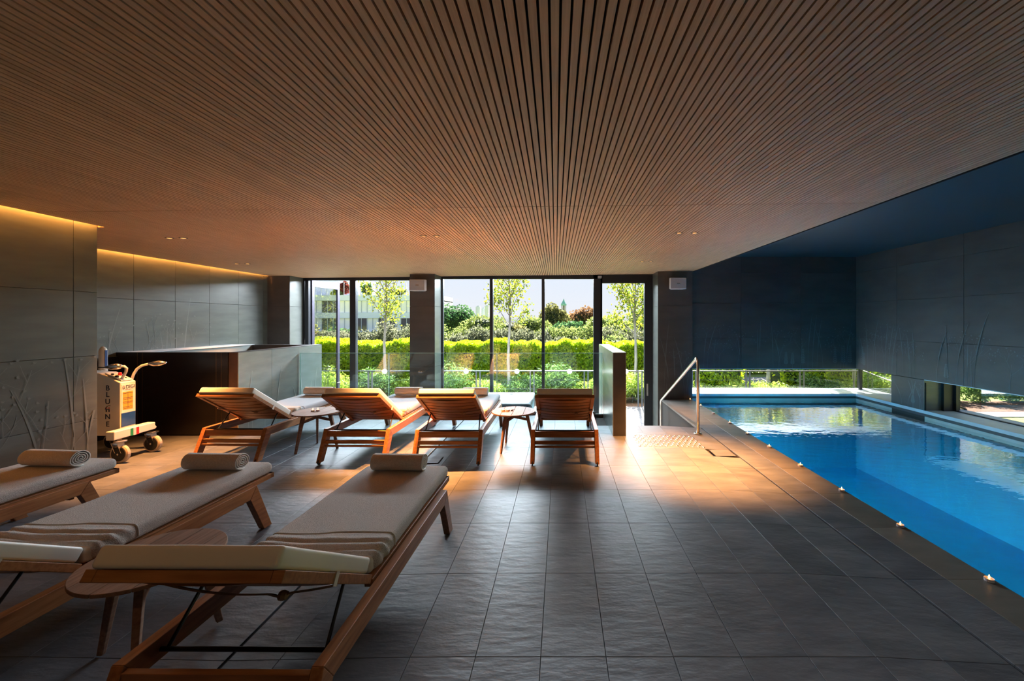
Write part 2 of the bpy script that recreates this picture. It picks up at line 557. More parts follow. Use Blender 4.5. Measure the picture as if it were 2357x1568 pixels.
fl = MB()
fl.box(XL, 1.98, YB, YS, -0.30, -0.045)
fl.box(XL, 0.69, YS, YF, -0.30, -0.045)
fl.box(XB, 1.98, -2.5, YB, -0.30, -0.045)
fl.box(1.98, XP - 0.02, -2.5, YP, -0.95, -0.070)
floor = struct('floor', fl, joint)
near = MB().box(XB, 2.02, -2.5, 1.212, -0.045, 0.0)
no = near.build('near_slab', slate, floor)
tile_meshes = {}
def tile(x0, x1, y0, y1, mat, th=0.03, gap=0.0010):
    g = gap
    cx_, cy_ = (x0 + x1) / 2, (y0 + y1) / 2
    w, l = x1 - x0 - 2 * g, y1 - y0 - 2 * g
    s0, s1 = fz(x0 + 1e-4), fz(x1 - 1e-4)
    key = (round(w, 3), round(l, 3), round(s1 - s0, 4), mat.name)
    if key not in tile_meshes:
        mb = MB().cbox(-w / 2, w / 2, -l / 2, l / 2, -th, 0, 0.0010)
        mb.v = [(a, b, c + (s1 - s0) * a / w) for a, b, c in mb.v]
        tile_meshes[key] = mb.mesh('tile', mat)
    o = bpy.data.objects.new('tile', tile_meshes[key])
    o.location = (cx_, cy_, (s0 + s1) / 2)
    return link(o, floor)
xs = [0.2 + 0.3015 * k for k in range(6)] + [2.014]
left_x = [-1.26 + 0.292 * k for k in range(5)]
xs = [-1.495] + left_x + xs
ys = [1.2225 + 0.6075 * k for k in range(9)] + [YF]
xl = [-1.505 - 0.292 * k for k in range(11)] + [XB]
for j in range(len(ys) - 1):
    y0, y1 = ys[j], ys[j + 1]
    for i in range(len(xs) - 1):
        x0, x1 = xs[i], xs[i + 1]
        if y0 >= YS - 0.05 and x1 > 0.72: continue
        yy = min(y1, YS) if x1 > 0.72 else y1
        if yy - y0 < 0.05: continue
        if x0 == -1.495: x0 += 0.004
        if x1 == 2.014: x1 -= 0.004
        if x0 < 1.98 < x1 + .1 and y0 < 4.62 < y1 and i == len(xs) - 2:
            tile(x0, x1, y0, 4.605, slate); continue
        tile(x0, x1, y0, yy, slate)
    for i in range(len(xl) - 1):
        tile(xl[i + 1], xl[i], y0, y1, slate)
    if y1 > YB:
        a = max(y0, YB)
        for k in range(4):
            tile(XB - 0.3325 * (k + 1), XB - 0.3325 * k, a, y1, slate)
ry = [1.2225 + 0.6075 * k for k in range(11)] + [8.06]
for j in range(len(ry) - 1):
    y0, y1 = ry[j], ry[j + 1]
    tile(2.026, 2.295, y0, y1, rim_tile if y0 > 5.7 else slate)
    tile(2.295, XP + 0.012, y0, y1, rim_tile)
B(2.026, XP + 0.012, -2.5, 1.22, -0.07, -0.036).build('near_rim', rim_tile, floor)
tile(1.98 - .02, 2.026, 5.90, 8.06, rim_tile)
# slot drains and floor hatches
dr = MB().box(2.011, 2.021, 0.5, 5.30, -0.05, -0.043).build('slot_drain', felt)
tag(dr, 'long straight slot drain between the floor and the pool rim', 'drain')
dr = MB().box(-1.504, -1.490, 0.5, YF, -0.046, -0.026).build('slot_drain', felt)
tag(dr, 'long straight slot drain running under the front right lounger', 'drain')
def hatch(x0, x1, y0, y1, z, label):
    e = empty('floor_hatch', ((x0 + x1) / 2, (y0 + y1) / 2, z), label=label, cat='hatch')
    w, l = (x1 - x0) / 2, (y1 - y0) / 2
    MB().box(-w, w, -l, l, 0.0004, 0.0014).build('frame', felt, e)
    MB().box(-w + .008, w - .008, -l + .008, l - .008, 0.0014, 0.003).build('cover', slate, e)
hatch(1.745, 1.985, 4.62, 4.86, -0.025, 'square tiled floor hatch beside the pool slot drain')
hatch(-1.49, -1.31, 4.35, 4.56, -0.010, 'square tiled floor hatch under the third back row lounger')

# lower level, stairs, slab edges
lf = MB().box(XL, 1.98, YF - 0.4, YW + 0.15, ZL - 0.2, ZL)
struct('floor_lower', lf, lower_floor_m)
struct('trim_1', B(XL, 0.69, YF - 0.05, YF, -0.30, -0.001), stone)
e = empty('stairs', (1.41, YS, 0), kind='structure')
for k in range(6):
    B(-0.565, 0.565, 0.30 * k, 0.30 * (k + 1) + .02, ZL, -0.158 * (k + 1)).build('step', lower_floor_m, e)
B(-0.565, 0.565, -0.35, 0.0, ZL, -0.045).build('step', lower_floor_m, e)

def panelled(name, backing, panels, mat, backmat=joint):
    """wall = dark backing + separate stone panels; panels are (x0,x1,y0,y1,z0,z1)"""
    o = struct(name, backing, backmat)
    for p in panels:
        cx_, cy_, cz_ = (p[0] + p[1]) / 2, (p[2] + p[3]) / 2, (p[4] + p[5]) / 2
        w, l, h = (p[1] - p[0]) / 2, (p[3] - p[2]) / 2, (p[5] - p[4]) / 2
        q = MB().box(-w, w, -l, l, -h, h).build('panel', mat, o, bevel=0.0015)
        q.location = (cx_, cy_, cz_)
    return o

def cuts(a, b, edges, g=0.0018):
    e_ = [a] + [x for x in edges if a + 0.02 < x < b - 0.02] + [b]
    return [(e_[i] + g, e_[i + 1] - g) for i in range(len(e_) - 1)]

# near left wall block: face at XB
T = 0.012
pan = []
for (z0, z1) in cuts(0, 2.75, [0.56, 1.17, 1.78]):
    for (y0, y1) in cuts(-2.5, YB, [-1.0, 0.2, 1.375, 2.575, 3.775]):
        pan.append((XB - T, XB, y0, y1, z0, z1))
    for (x0, x1) in cuts(XL, XB, [-5.1]):
        pan.append((x0, x1, YB - T, YB, z0, z1))
panelled('wall_left_near', B(XL - .2, XB - T, -2.6, YB - T, -0.3, 2.75), pan, stone)
pan = []
for (z0, z1) in cuts(ZL, 2.75, [-0.6, 0.6, 1.80]):
    for (y0, y1) in cuts(YB, YW, [4.38, 4.98, 5.58, 6.18, 6.78, 7.39, 8.0]):
        pan.append((XL - T, XL, y0, y1, z0, z1))
panelled('wall_left', B(XL - .25, XL - T, YB - .02, YW + .2, ZL, 2.75), pan, stone)
# columns by the windows
def column(x0, x1, y0, z0, label, mat=stone_dark, side=stone):
    o = struct('column', B(x0 + T, x1 - T, y0 + T, YW + .15, z0, 2.75), joint)
    for (a, b) in cuts(z0, 2.75, [0.6, 1.8]):
        B(x0, x1, y0, y0 + T, a, b).build('panel', mat, o, bevel=.0015)
        B(x0, x0 + T, y0 + T, YW + .15, a, b).build('panel', side, o)
        B(x1 - T, x1, y0 + T, YW + .15, a, b).build('panel', side, o)
    return o
col1 = column(XL - .01, -5.39, 8.12, ZL, '')
col2 = column(-3.0, -2.505, 8.10, ZL, '')
col3 = column(1.905, 2.585, 8.07, ZL, '')
# wall behind the pool, its recess over the long low window
pan = []
for (z0, z1) in cuts(0.551, ZP + .06, [1.17, 1.87, 2.47]):
    for (x0, x1) in cuts(2.585, XR, [3.6, 4.8]):
        pan.append((x0, x1, YP, YP + T, z0, z1))
panelled('wall_far', B(2.585, XR + .7, YP + T, YP + .62, 0.553, ZP + .3), pan, stone_dark)
struct('trim_2', B(2.585, 6.55, YP + .0, YP + .62, 0.543, 0.553), sill_m)          # soffit of the low window recess
# right wall: low window 1 (wraps the corner), pier, low window 2
pan = []
for (z0, z1) in cuts(0.551, ZP + .06, [1.17, 1.87, 2.47]):
    for (y0, y1) in cuts(-2.5, YP, [-1.2, 0, 1.2, 2.4, 3.6, 4.8, 6.0, 7.2]):
        pan.append((XR, XR + T, y0, y1, z0, z1))
for (y0, y1) in cuts(6.66, 7.32, []):
    pan.append((XR, XR + T, y0, y1, 0.05, 0.545))
wr_ = MB().box(XR + T, XR + .55, -2.6, YP + .62, 0.553, ZP + .3)
wr_.box(XR + T, XR + .60, 6.67, 7.32, -0.2, 0.553)
wr_.box(XR + T, XR + .60, -2.6, -2.3, -0.2, 0.553)
panelled('wall_right', wr_, pan, stone_dark)
struct('trim_3', B(XR + .0, XR + .55, -2.3, 6.66, 0.543, 0.553), sill_m)
struct('trim_4', B(XR + .0, XR + .30, 6.652, 6.668, 0.05, 0.553), stone)           # lit reveal of the pier
struct('trim_5', B(XR + T, XR + .02, 6.640, 6.655, 0.05, 0.50), felt)
# sills around the pool
s1 = MB().box(XP - .02, 6.6, YP - .0, YP + .72, 0.0, 0.05)
s1.box(XR, XR + .72, -2.5, YP, 0.0, 0.05)
struct('trim_6', s1, sill_m)
s2 = MB().box(XP - .02, XR, YP + .003, YP + .05, -0.045, 0.0)
s2.box(XR + .003, XR + .05, -2.5, YP + .05, -0.045, 0.0)
struct('trim_7', s2, stone_dark)
s3 = MB().box(XP - .02, XR + .02, YP + .02, YP + .3, -0.16, -0.045)
s3.box(XR + .02, XR + .3, -2.5, YP + .3, -0.16, -0.045)
struct('trim_8', s3, sill_face)
# pool basin and water
pb = MB()
pb.box(XP, XR + .3, -2.3, YP + .3, -1.60, -1.45)
pb.box(XP - .05, XP, -2.3, YP + .3, -1.60, -0.075)
pb.box(XR + .021, XR + .3, -2.3, YP + .3, -1.45, -0.16)
pb.box(XP, XR + .3, YP + .021, YP + .3, -1.45, -0.16)
pb.box(XP, XR + .3, -2.4, -2.3, -1.60, -0.075)
pool = pb.build('swimming_pool', basin_m)
tag(pool, 'long blue indoor swimming pool sunk beside the tiled floor', 'pool')
basin_brightened = noisy('brightened_pool_lining', (0.006, 0.58, 0.92), (0.008, 0.64, 0.98), nscale=3, rough=0.5, bump=0.0)  # same lining coloured lighter to make up for weaker light on the bottom
B(XP + .001, XR + .02, -2.29, YP + .02, -1.45, -1.44).build('pool_floor', basin_brightened, pool)
M = Mat('pool_water')
M.n.remove(M.b)
fr = M.new('ShaderNodeFresnel'); fr.inputs[0].default_value = 1.33
tr = M.new('ShaderNodeBsdfTransparent'); tr.inputs[0].default_value = (0.33, 0.86, 0.96, 1)
gl = M.new('ShaderNodeBsdfGlossy'); gl.inputs['Roughness'].default_value = 0.0
mx = M.new('ShaderNodeMixShader')
tcn = M.new('ShaderNodeTexCoord'); mp = M.new('ShaderNodeMapping')
mp.inputs['Scale'].default_value = (2.2, 4.0, 1)
nz = M.new('ShaderNodeTexNoise'); nz.inputs['Scale'].default_value = 2.2; nz.inputs['Detail'].default_value = 2.5
bp = M.new('ShaderNodeBump'); bp.inputs['Strength'].default_value = 0.055; bp.inputs['Distance'].default_value = 0.05
M.link(tcn.outputs['Object'], mp.inputs[0]); M.link(mp.outputs[0], nz.inputs[0]); M.link(nz.outputs[0], bp.inputs['Height'])
M.link(bp.outputs[0], gl.inputs['Normal']); M.link(bp.outputs[0], fr.inputs['Normal'])
fm = M.new('ShaderNodeMath', operation='MULTIPLY'); fm.use_clamp = True; fm.inputs[1].default_value = 2.7
M.link(fr.outputs[0], fm.inputs[0]); M.link(fm.outputs[0], mx.inputs[0]); M.link(tr.outputs[0], mx.inputs[1]); M.link(gl.outputs[0], mx.inputs[2])
M.link(mx.outputs[0], M.n['Material Output'].inputs[0])
wm = MB().add([(XP, -2.3, -0.09), (XR + .02, -2.3, -0.09), (XR + .02, YP + .02, -0.09), (XP, YP + .02, -0.09)], [(0, 1, 2, 3)])
wo_ = wm.build('water', M.m, pool)
# underwater lamps set in the wall below the near edge
for k, yy in enumerate((4.2, 6.2, 7.5)):
    L_ = bpy.data.lights.new('pool_lamp', 'AREA')
    L_.shape = 'DISK'; L_.size = 0.25; L_.energy = 7.0; L_.color = (0.60, 0.92, 1.0)
    lo = bpy.data.objects.new('pool_lamp', L_)
    lo.location = (XP + 0.04, yy, -0.95); lo.rotation_euler = (0, R(-60), 0)
    link(lo)
# rear wall of the room
struct('wall_rear', B(XL, XR + .7, -2.7, -2.5, -1.6, 3.1), stone)
# ceilings
struct('ceiling_pool', B(2.60, XR + .7, -2.6, YP + .7, ZP, ZP + .1), navy)
fa = struct('trim_9', B(-0.012, 0.0, -2.6, 8.62, 0.0, 0.36), felt)
fa.location = (2.745, 0, 2.490); fa.rotation_euler = (0, 0, 0.014)
ce = MB()
ce.add([(XB + .07, -2.6, 0.03), (2.76, -2.6, 0.03), (2.68, 3.97, 0.03), (XB + .07, 3.97, 0.03)], [(0, 3, 2, 1)])
ce.add([(XL + .07, 3.97, 0.03), (2.68, 3.97, 0.03), (2.62, 8.66, 0.03), (XL + .07, 8.66, 0.03)], [(0, 3, 2, 1)])
ce.add([(XL - .3, -2.6, 0.22), (2.76, -2.6, 0.22), (2.62, 8.66, 0.22), (XL - .3, 8.66, 0.22)], [(0, 3, 2, 1)])
ceiling = struct('ceiling', ce, felt)
ceiling.location = (0, 0, 2.465)
ceiling.rotation_euler = (0, -0.011, 0)
PITCH, SW = 0.0352, 0.0265
bays = [(0.96, 3.43), (3.43, 5.90), (5.90, 8.63)]
me_b1 = MB().box(-SW / 2, SW / 2, 0.004, 2.466, 0.0, 0.028).mesh('slat', slatwood)
nslat = 0
SK = 0.014
rest = MB()
def slat_stuff(x0, ya, yb):
    k = len(rest.v)
    rest.box(x0 - SW / 2, x0 + SW / 2, ya + .004, yb - .002, 0.0, 0.028)
    rest.v[k:] = [(a - SK * b, b, c) for a, b, c in rest.v[k:]]
i0 = int(-6.0 / PITCH)
for i in range(i0, 80):
    x = -0.002 + PITCH * i + 0.0
    if x > 2.725: break
    if x - SK * 2.2 > XB + .07:
        o = bpy.data.objects.new('slat', me_b1)
        o.location = (x - SK * 0.96, 0.96, 0); o.rotation_euler = (0, 0, SK)
        link(o, ceiling); nslat += 1
        slat_stuff(x, -2.5, 0.96)
    if x - SK * 4.5 > XL + .07:
        if -1.7 < x < 1.7:
            o = bpy.data.objects.new('slat', me_b1)
            o.location = (x - SK * 3.43, 3.43, 0); o.rotation_euler = (0, 0, SK)
            link(o, ceiling); nslat += 1
        else:
            slat_stuff(x, 3.43 if x - SK * 3.6 > XB + .07 else 3.975, 5.90)
        slat_stuff(x, 5.90, 8.63)
ro = rest.build('slat', slatwood, ceiling)
ro['kind'] = 'stuff'

# LED cove along the left walls
for (nm, x, ya, yb, lab) in (('near', XB, -2.4, YB - .02, 'warm LED strip hidden in the cove above the near left wall'),
                             ('far', XL, YB + .02, 8.10, 'warm LED strip hidden in the cove above the recessed left wall')):
    z = ceil_z(x) + 0.10
    o = B(x + .055, x + .068, ya, yb, z - 0.05, z + .0).build('led_strip', led)
    tag(o, lab, 'lamp')

# ------------------------------------------------------------------ windows
def win_frame(name, x0, x1, z0, z1, mull, top=0.045, bot=0.06, side=0.03, kind='structure'):
    e = empty(name, ((x0 + x1) / 2, YW, z0), kind=kind)
    c = (x0 + x1) / 2
    h = z1 - z0
    B(x0 - c, x1 - c, -.03, .05, h - top, h + .12).build('head_rail', alu, e)
    B(x0 - c, x1 - c, -.03, .05, 0, bot).build('sill_rail', alu, e)
    B(x0 - c, x0 + side - c, -.03, .05, bot, h - top).build('jamb', alu, e)
    B(x1 - side - c, x1 - c, -.03, .05, bot, h - top).build('jamb', alu, e)
    es = [x0 + side]
    for (a, b) in mull:
        B(a - c, b - c, -.04, .06, bot, h - top).build('mullion', alu, e)
        es += [a, b]
    es.append(x1 - side)
    for i in range(0, len(es), 2):
        yield e, c, es[i], es[i + 1]
ZT = 2.40
def dot(e, x, lab=None):
    o = MB().lathe([(0.05, -0.0015), (0.05, 0.0015)], n=20, axis='y').build('safety_dot', dot_m, e)
    o.location = (x, -0.012, 1.45 - ZL - 0.995 + 0.0)
dots = {886: 0, 1073: 0, 1190: 0, 1311: 0, 1441: 0}
zd = 1.5 - 115 * YW / 942 - ZL
for k, (e, c, a, b) in enumerate(win_frame('window_1', -5.39, -3.0, ZL, 2.405, [(-5.34, -5.27), (-4.41, -4.29)])):
    if k == 0 or k == 1: continue          # the first bay is the door that stands open
    B(a - c, b - c, -.004, .004, .06, 3.31).build('pane', glass, e)
    o = MB().lathe([(0.05, -0.0015), (0.05, 0.0015)], n=20, axis='y').build('safety_dot', dot_m, e)
    o.location = ((886 - 1292) * YW / 942 - c, -0.012, zd)
for k, (e, c, a, b) in enumerate(win_frame('window_2', -2.505, 0.855, ZL, 2.435, [(-1.492, -1.428), (-0.409, -0.346)], side=0.035)):
    B(a - c, b - c, -.004, .004, .06, 3.34).build('pane', glass, e)
    px = (1073, 1190, 1311)[k]
    o = MB().lathe([(0.05, -0.0015), (0.05, 0.0015)], n=20, axis='y').build('safety_dot', dot_m, e)
    o.location = ((px - 1292) * YW / 942 - c, -0.012, zd)
for e, c, a, b in win_frame('door_1', 0.672, 1.905, ZL, 2.455, [], top=0.155, bot=0.02, side=0.17):
    B(a - c, b - c - .0, -.004, .004, .1, 3.25).build('pane', glass, e)
    B(a - c, b - c, -.02, .02, .02, .1).build('bottom_rail', alu, e)
    B(1.775 - c, 1.81 - c, -.045, -.03, .9, 1.15).build('door_handle', steel, e)
    o = MB().lathe([(0.05, -0.0015), (0.05, 0.0015)], n=20, axis='y').build('safety_dot', dot_m, e)
    o.location = ((1441 - 1292) * YW / 942 - c, -0.012, zd)
dv = empty('door_contact', (0.80, YW - .05, 2.425), label='small white contact sensor over the glass door post', cat='sensor')
B(-.04, .04, -.015, .015, 0, .022).build('housing', white_plastic, dv)
B(-.04, .04, -.015, .015, -.028, -.006).build('magnet', white_plastic, dv)
# open door leaf, hinged left and swung out over the deck
dl = empty('door_2', (-5.265, YW + .05, ZL), R(82), kind='structure')
LW = 0.86
for nm, mb in (('stile', B(0, .07, -.02, .02, .0, 3.32)), ('stile', B(LW - .07, LW, -.02, .02, .0, 3.32)),
               ('top_rail', B(.07, LW - .07, -.02, .02, 3.18, 3.32)), ('bottom_rail', B(.07, LW - .07, -.02, .02, 0, .12))):
    mb.build(nm, alu_l, dl)
B(.07, LW - .07, -.004, .004, .12, 3.18).build('pane', glass, dl)
hd = MB().tube([(LW - .035, -.02, 1.05), (LW - .035, -.06, 1.05), (LW - .14, -.06, 1.05)], .008).build('handle', steel, dl)
# low windows of the pool
w3 = empty('window_3', (4.2, YP + .52, 0.05), kind='structure')
B(2.585 - 4.2, 6.45 - 4.2, -.004, .004, 0, .50).build('pane', glass, w3)
w4 = empty('window_4', (XR + .46, 7.9, 0.05), kind='structure')
B(-.004, .004, 7.32 - 7.9, 8.70 - 7.9, 0, .50).build('pane', glass, w4)
B(-.025, .025, .78, .83, 0, .50).build('corner_post', alu, w4)
w5 = empty('window_5', (XR + .46, 4.4, 0.05), kind='structure')
B(-.004, .004, -2.3 - 4.4, 6.66 - 4.4, 0, .50).build('pane', glass, w5)
B(-.19, .0, 2.20, 2.245, 0, .50).build('jamb', alu, w5)
B(-.03, .02, 2.16, 2.22, 0, .50).build('jamb', alu, w5)
B(-.02, .02, -6.6, 2.2, 0.0, .012).build('sill_rail', alu, w5)
# roof overhang outside, unseen, added to keep direct sun off the raised floor
struct('roof', MB().box(-9, XR + 2.2, YW + .15, 10.9, 2.95, 3.2).box(-9, -5.9, YB, YW + .15, 2.8, 3.05), white_plastic)
struct('wall_outside', MB().box(-9, XL - .01, YW + .0, YW + .25, -1.2, 2.8), stone)

# ------------------------------------------------------------------ partitions and the stair enclosure
pr = empty('low_partition', (0.765, 5.35, 0), label='low freestanding stone partition beside the stairs and metal studs', cat='partition')
B(-.085, .075, .012, 1.95, ZL, 1.083).build('core', partition_end, pr)
B(-.092, -.085, .0, 1.955, ZL, 1.085).build('side_panel', partition_face, pr)
B(.075, .082, .0, 1.955, ZL, 1.085).build('side_panel', partition_face, pr)
B(-.085, .075, .0, .012, ZL, 1.085).build('end_panel', partition_end, pr)
B(-.092, .082, 0, 1.955, 1.085, 1.095).build('coping', partition_face, pr)
en = empty('stairwell_wall', (-4.30, 5.37, 0), label='low pale stone wall with grass print behind the back row', cat='partition')
B(-.06, .052, .012, 1.86, ZL, 1.083).build('core', brown_stone, en)
for (a, b) in cuts(0, 1.87, [0.62, 1.24], .0015):
    B(.052, .062, a, b, 0.0, 1.087).build('side_panel', partition_face, en)
B(.052, .062, 1.30, 1.87, ZL, 0.0).build('side_panel', partition_face, en)
B(-.068, .052, .0, .012, 0, 1.087).build('end_panel', brown_stone, en)
B(-.06, .062, .0, 1.87, 1.087, 1.095).build('coping', partition_end, en)
sc_ = empty('dark_screen', (-5.1, 5.37, 0), label='dark glossy screen behind the white pool lift', cat='screen')
B(-.73, .735, .004, .05, 0, 1.085).build('core', black_panel, sc_)
for (a, b) in ((-.73, -.452), (-.448, -.387), (-.383, .578), (.582, .645), (.649, .735)):
    B(a, b, -.012, .004, 0.02, 1.087).build('panel', black_panel, sc_)
for a in (-.45, -.385, .58, .647):
    B(a - .002, a + .002, -.013, .004, 0.02, 1.087).build('joint_strip', brass, sc_)
B(-.73, .735, -.012, .05, 1.087, 1.095).build('coping', black_panel, sc_)
sd = B(XL + .006, XL + .03, 4.30, 5.36, 0, 1.04).build('dark_sheet', black_panel)  # thin dark sheet flat along the wall, next to the dark screen
tag(sd, 'thin dark sheet against the left wall behind the pool lift', 'panel')
lg = empty('wall_ledge', (-5.62, 6.3, 0), label='pale ledge along the left wall inside the stair enclosure', cat='ledge')
B(-.21, .19, -.88, .93, ZL, 1.087).build('core', partition_face, lg)
B(-.21, .20, -.88, .93, 1.087, 1.095).build('coping', sill_m, lg)
bk = B(-5.42, -4.36, 7.18, 7.24, ZL, 1.09).build('back_screen', partition_end)
tag(bk, 'dark back screen of the stair enclosure near the open door', 'screen')

# ------------------------------------------------------------------ glass balustrade
gb = empty('glass_balustrade', (-1.8, 6.62, 0), label='clear frameless glass balustrade along the raised floor edge', cat='balustrade')
for (a, b) in ((-4.225, -2.80), (-2.78, -1.045), (-1.030, 0.66)):
    p = B(a + 1.8, b + 1.8, -.006, .006, 0.0, .985).build('glass_panel', glass_b, gb)
    B(a + 1.8, b + 1.8, -.0065, .0065, .985, .9895).build('top_edge', glass_edge, gb)
    for q in (a, b):
        B(q + 1.8 - .003, q + 1.8 + .003, -.0068, .0068, 0, .985).build('side_edge', glass_edge, gb)
for (a, b) in ((-4.22, -2.0), (-1.9, .55)):
    B(a + 1.8, b + 1.8, -.04, -.008, 0.0, .045).build('base_channel', steel, gb)

# ------------------------------------------------------------------ plants printed on the stone
def grass_print(mb, h, bend, w):
    pts = []
    n = 9
    for i in range(n + 1):
        t = i / n
        pts.append((bend * t * t, h * t, w * (1 - t ** 3) * (0.4 + t) if t < .98 else .001))
    return pts
CLIP = [-99, 99, -99, 99, 0.0]       # limits of the printed face and a tiny offset that grows stroke by stroke
def ribbon(mb, pts, T_):
    """pts: (a, z, width) in wall coordinates, T_ maps (a, z, offset) to 3D"""
    CLIP[4] += 0.000012
    run = []
    for p in pts + [None]:
        if p is not None and CLIP[0] < p[0] - p[2] and p[0] + p[2] < CLIP[1] and CLIP[2] <= p[1] < CLIP[3]:
            run.append(p); continue
        if len(run) > 1:
            k = len(mb.v)
            for (a, z, w) in run:
                mb.v.append(T_(a - w / 2, z, CLIP[4])); mb.v.append(T_(a + w / 2, z, CLIP[4]))
            for i in range(len(run) - 1):
                mb.f.append((k + 2 * i, k + 2 * i + 1, k + 2 * i + 3, k + 2 * i + 2))
        run = []
def leafp(mb, a, z, ang, l, w, T_):
    if not (CLIP[0] + l < a < CLIP[1] - l and CLIP[2] <= z - l and z + l < CLIP[3]): return
    CLIP[4] += 0.000012
    c, s = math.cos(ang), math.sin(ang)
    q = [(0, 0), (l * .35, w / 2), (l * .7, w * .4), (l, 0), (l * .7, -w * .4), (l * .35, -w / 2)]
    k = len(mb.v)
    for x, y in q:
        mb.v.append(T_(a + x * c - y * s, z + x * s + y * c, CLIP[4]))
    mb.f.append(tuple(range(k, k + 6)))
def plants(name, T_, a0, a1, z0, zmax, n, seed, mat, parent, clip, dens=1.0):
    r = random.Random(seed)
    mb = MB()
    CLIP[:] = [clip[0], clip[1], clip[2], clip[3], 0.0]
    for i in range(n):
        a = a0 + (a1 - a0) * r.random()
        kind = r.choice('gggbbl')
        if kind == 'g':
            h = zmax * (0.55 + .45 * r.random())
            bend = (r.random() - .5) * .45
            pts = [(a + bend * (t / 10) ** 2, z0 + h * t / 10, .005 + .013 * dens * math.sin(math.pi * min(1, t / 10 * .9 + .1)) * (t > 4)) for t in range(11)]
            ribbon(mb, pts, T_)
        elif kind == 'b':
            h = zmax * (0.35 + .35 * r.random())
            def br(x, z, ang, l, d):
                m = 5
                px, pz = x, z
                pts = []
                an = ang
                for k in range(m + 1):
                    pts.append((px, pz, .006 if d == 0 else .004))
                    px += math.cos(an) * l / m; pz += math.sin(an) * l / m
                    an += (r.random() - .5) * .25
                    if k == 2 and d < 3:
                        br(px, pz, an + .5 + .3 * r.random(), l * .6, d + 1)
                    if k == 3 and d < 3:
                        br(px, pz, an - .5 - .3 * r.random(), l * .55, d + 1)
                ribbon(mb, pts, T_)
                if d >= 2:
                    for q in range(3):
                        leafp(mb, px, pz, an + (q - 1) * .6, .024, .008, T_)
            br(a, z0, math.pi / 2 + (r.random() - .5) * .3, h * .75, 0)
        else:
            h = zmax * (.2 + .25 * r.random())
            ribbon(mb, [(a, z0, .005), (a + .01, z0 + h, .004)], T_)
            for k in range(9):
                zz = z0 + h * (.25 + .75 * k / 9)
                leafp(mb, a, zz, .7, .05 * (1.2 - k / 12), .022, T_)
                leafp(mb, a, zz, math.pi - .7, .05 * (1.2 - k / 12), .022, T_)
    if len(mb.f):
        o = mb.build(name, mat, parent)
        o['kind'] = 'stuff'
wl = bpy.data.objects['wall_left']; wn = bpy.data.objects['wall_left_near']
wf = bpy.data.objects['wall_far']; wri = bpy.data.objects['wall_right']
plants('plant_print', lambda a, z, o: (XB + .0005 + o, a, z), 1.4, 3.9, .0, 1.65, 34, 3, print_mat, wn, (-2, YB - .01, 0, 2.3))
plants('plant_print', lambda a, z, o: (XL + .0005 + o, a, z), 4.6, 6.4, .3, 1.7, 16, 4, print_mat, wl, (YB, 8.1, -.9, 2.3))
plants('plant_print', lambda a, z, o: (a, YP - .0005 - o, z), 2.7, 5.8, .56, 1.1, 26, 5, print_dark, wf, (2.59, XR, .555, 2.7))
plants('plant_print', lambda a, z, o: (XR - .0005 - o, a, z), 4.6, 8.1, .56, 1.15, 30, 6, print_dark, wri, (2, YP, .555, 2.7))
plants('plant_print', lambda a, z, o: (XR - .0005 - o, a, z), 6.7, 7.28, .06, .5, 8, 9, print_dark, wri, (6.67, 7.31, .055, .54))
plants('plant_print', lambda a, z, o: (a, -.0005 - o, z), .02, .6, -.03, 1.7, 6, 7, print_dark, col3, (-.02, .65, -.04, 2.2))
# (column coordinates are world coordinates, so shift that print onto the column face)
pp = [c for c in col3.children if c.name.startswith('plant_print')][0]
pp.location = (1.93, 8.07, 0)
plants('plant_print', lambda a, z, o: (.0625 + o, a, z), .1, 1.8, .0, .85, 12, 8, print_pale, en, (.01, 1.86, 0, 1.08))

# ------------------------------------------------------------------ handrail, studs, speakers, downlights
hr = empty('handrail', (1.85, 5.54, -0.02), label='brushed steel handrail at the top of the stairs', cat='handrail')
zt = 1.01 + .02
arc = [(0, 0, 0), (0, 0, zt - .12)]
arc += [(0, .02, zt - .05), (0, .07, zt - .02)]
MB().tube(arc + [(0, .11, zt - .045), (0, 2.02, .07), (0, 2.06, .03), (0, 2.06, -.06), (0, 2.06, ZL + .02)], .021, 14).build('tube', steel, hr, smooth=True)
MB().lathe([(.055, 0), (.055, .006), (.045, .012), (.022, .014)], n=24).build('base_plate', steel, hr)
MB().lathe([(.05, 0), (.05, .008), (.02, .012)], c=(0, 2.06, ZL + .02), n=20).build('base_plate', steel, hr)
ts = empty('tactile_strip', (1.33, 5.15, 0), label='strip of domed metal warning studs before the stairs', cat='studs')
stm = MB().lathe([(.0165, 0), (.0165, .002), (.012, .006), (.005, .0075)], n=12).mesh('stud', steel, True)
for j in range(8):
    for i in range(12 if j % 2 else 13):
        o = bpy.data.objects.new('stud', stm)
        x = -.385 + .064 * i + (.032 if j % 2 else 0)
        o.location = (x, -.225 + .0645 * j, fz(1.33 + x))
        link(o, ts)
def speaker(px, py, yf, label):
    y = yf
    x = (px - 1292) * y / 942; z = 1.5 - (py - 740) * y / 942
    e = empty('wall_speaker', (x, y, z), label=label, cat='speaker', group='speakers high on the columns')
    c = MB().prism_z([(-.17, -.10), (-.15, -.145), (.14, -.145), (.17, -.10), (.12, 0), (-.12, 0)], -.11, .11)
    c.build('cabinet', white_plastic, e, bevel=.012)
    MB().box(-.15, .14, -.149, -.144, -.095, .095).build('grille', plain('speaker_grille', (.40, .40, .46), .6), e)
    MB().box(-.03, .03, -.1495, -.147, -.008, .008).build('badge', steel, e)
    MB().box(-.04, .04, -.02, .0, -.105, .105).build('bracket', white_plastic, e)
speaker(966, 658, 8.10, 'white box speaker on the column between the windows')
speaker(1557, 654, 8.07, 'white box speaker on the column beside the pool')
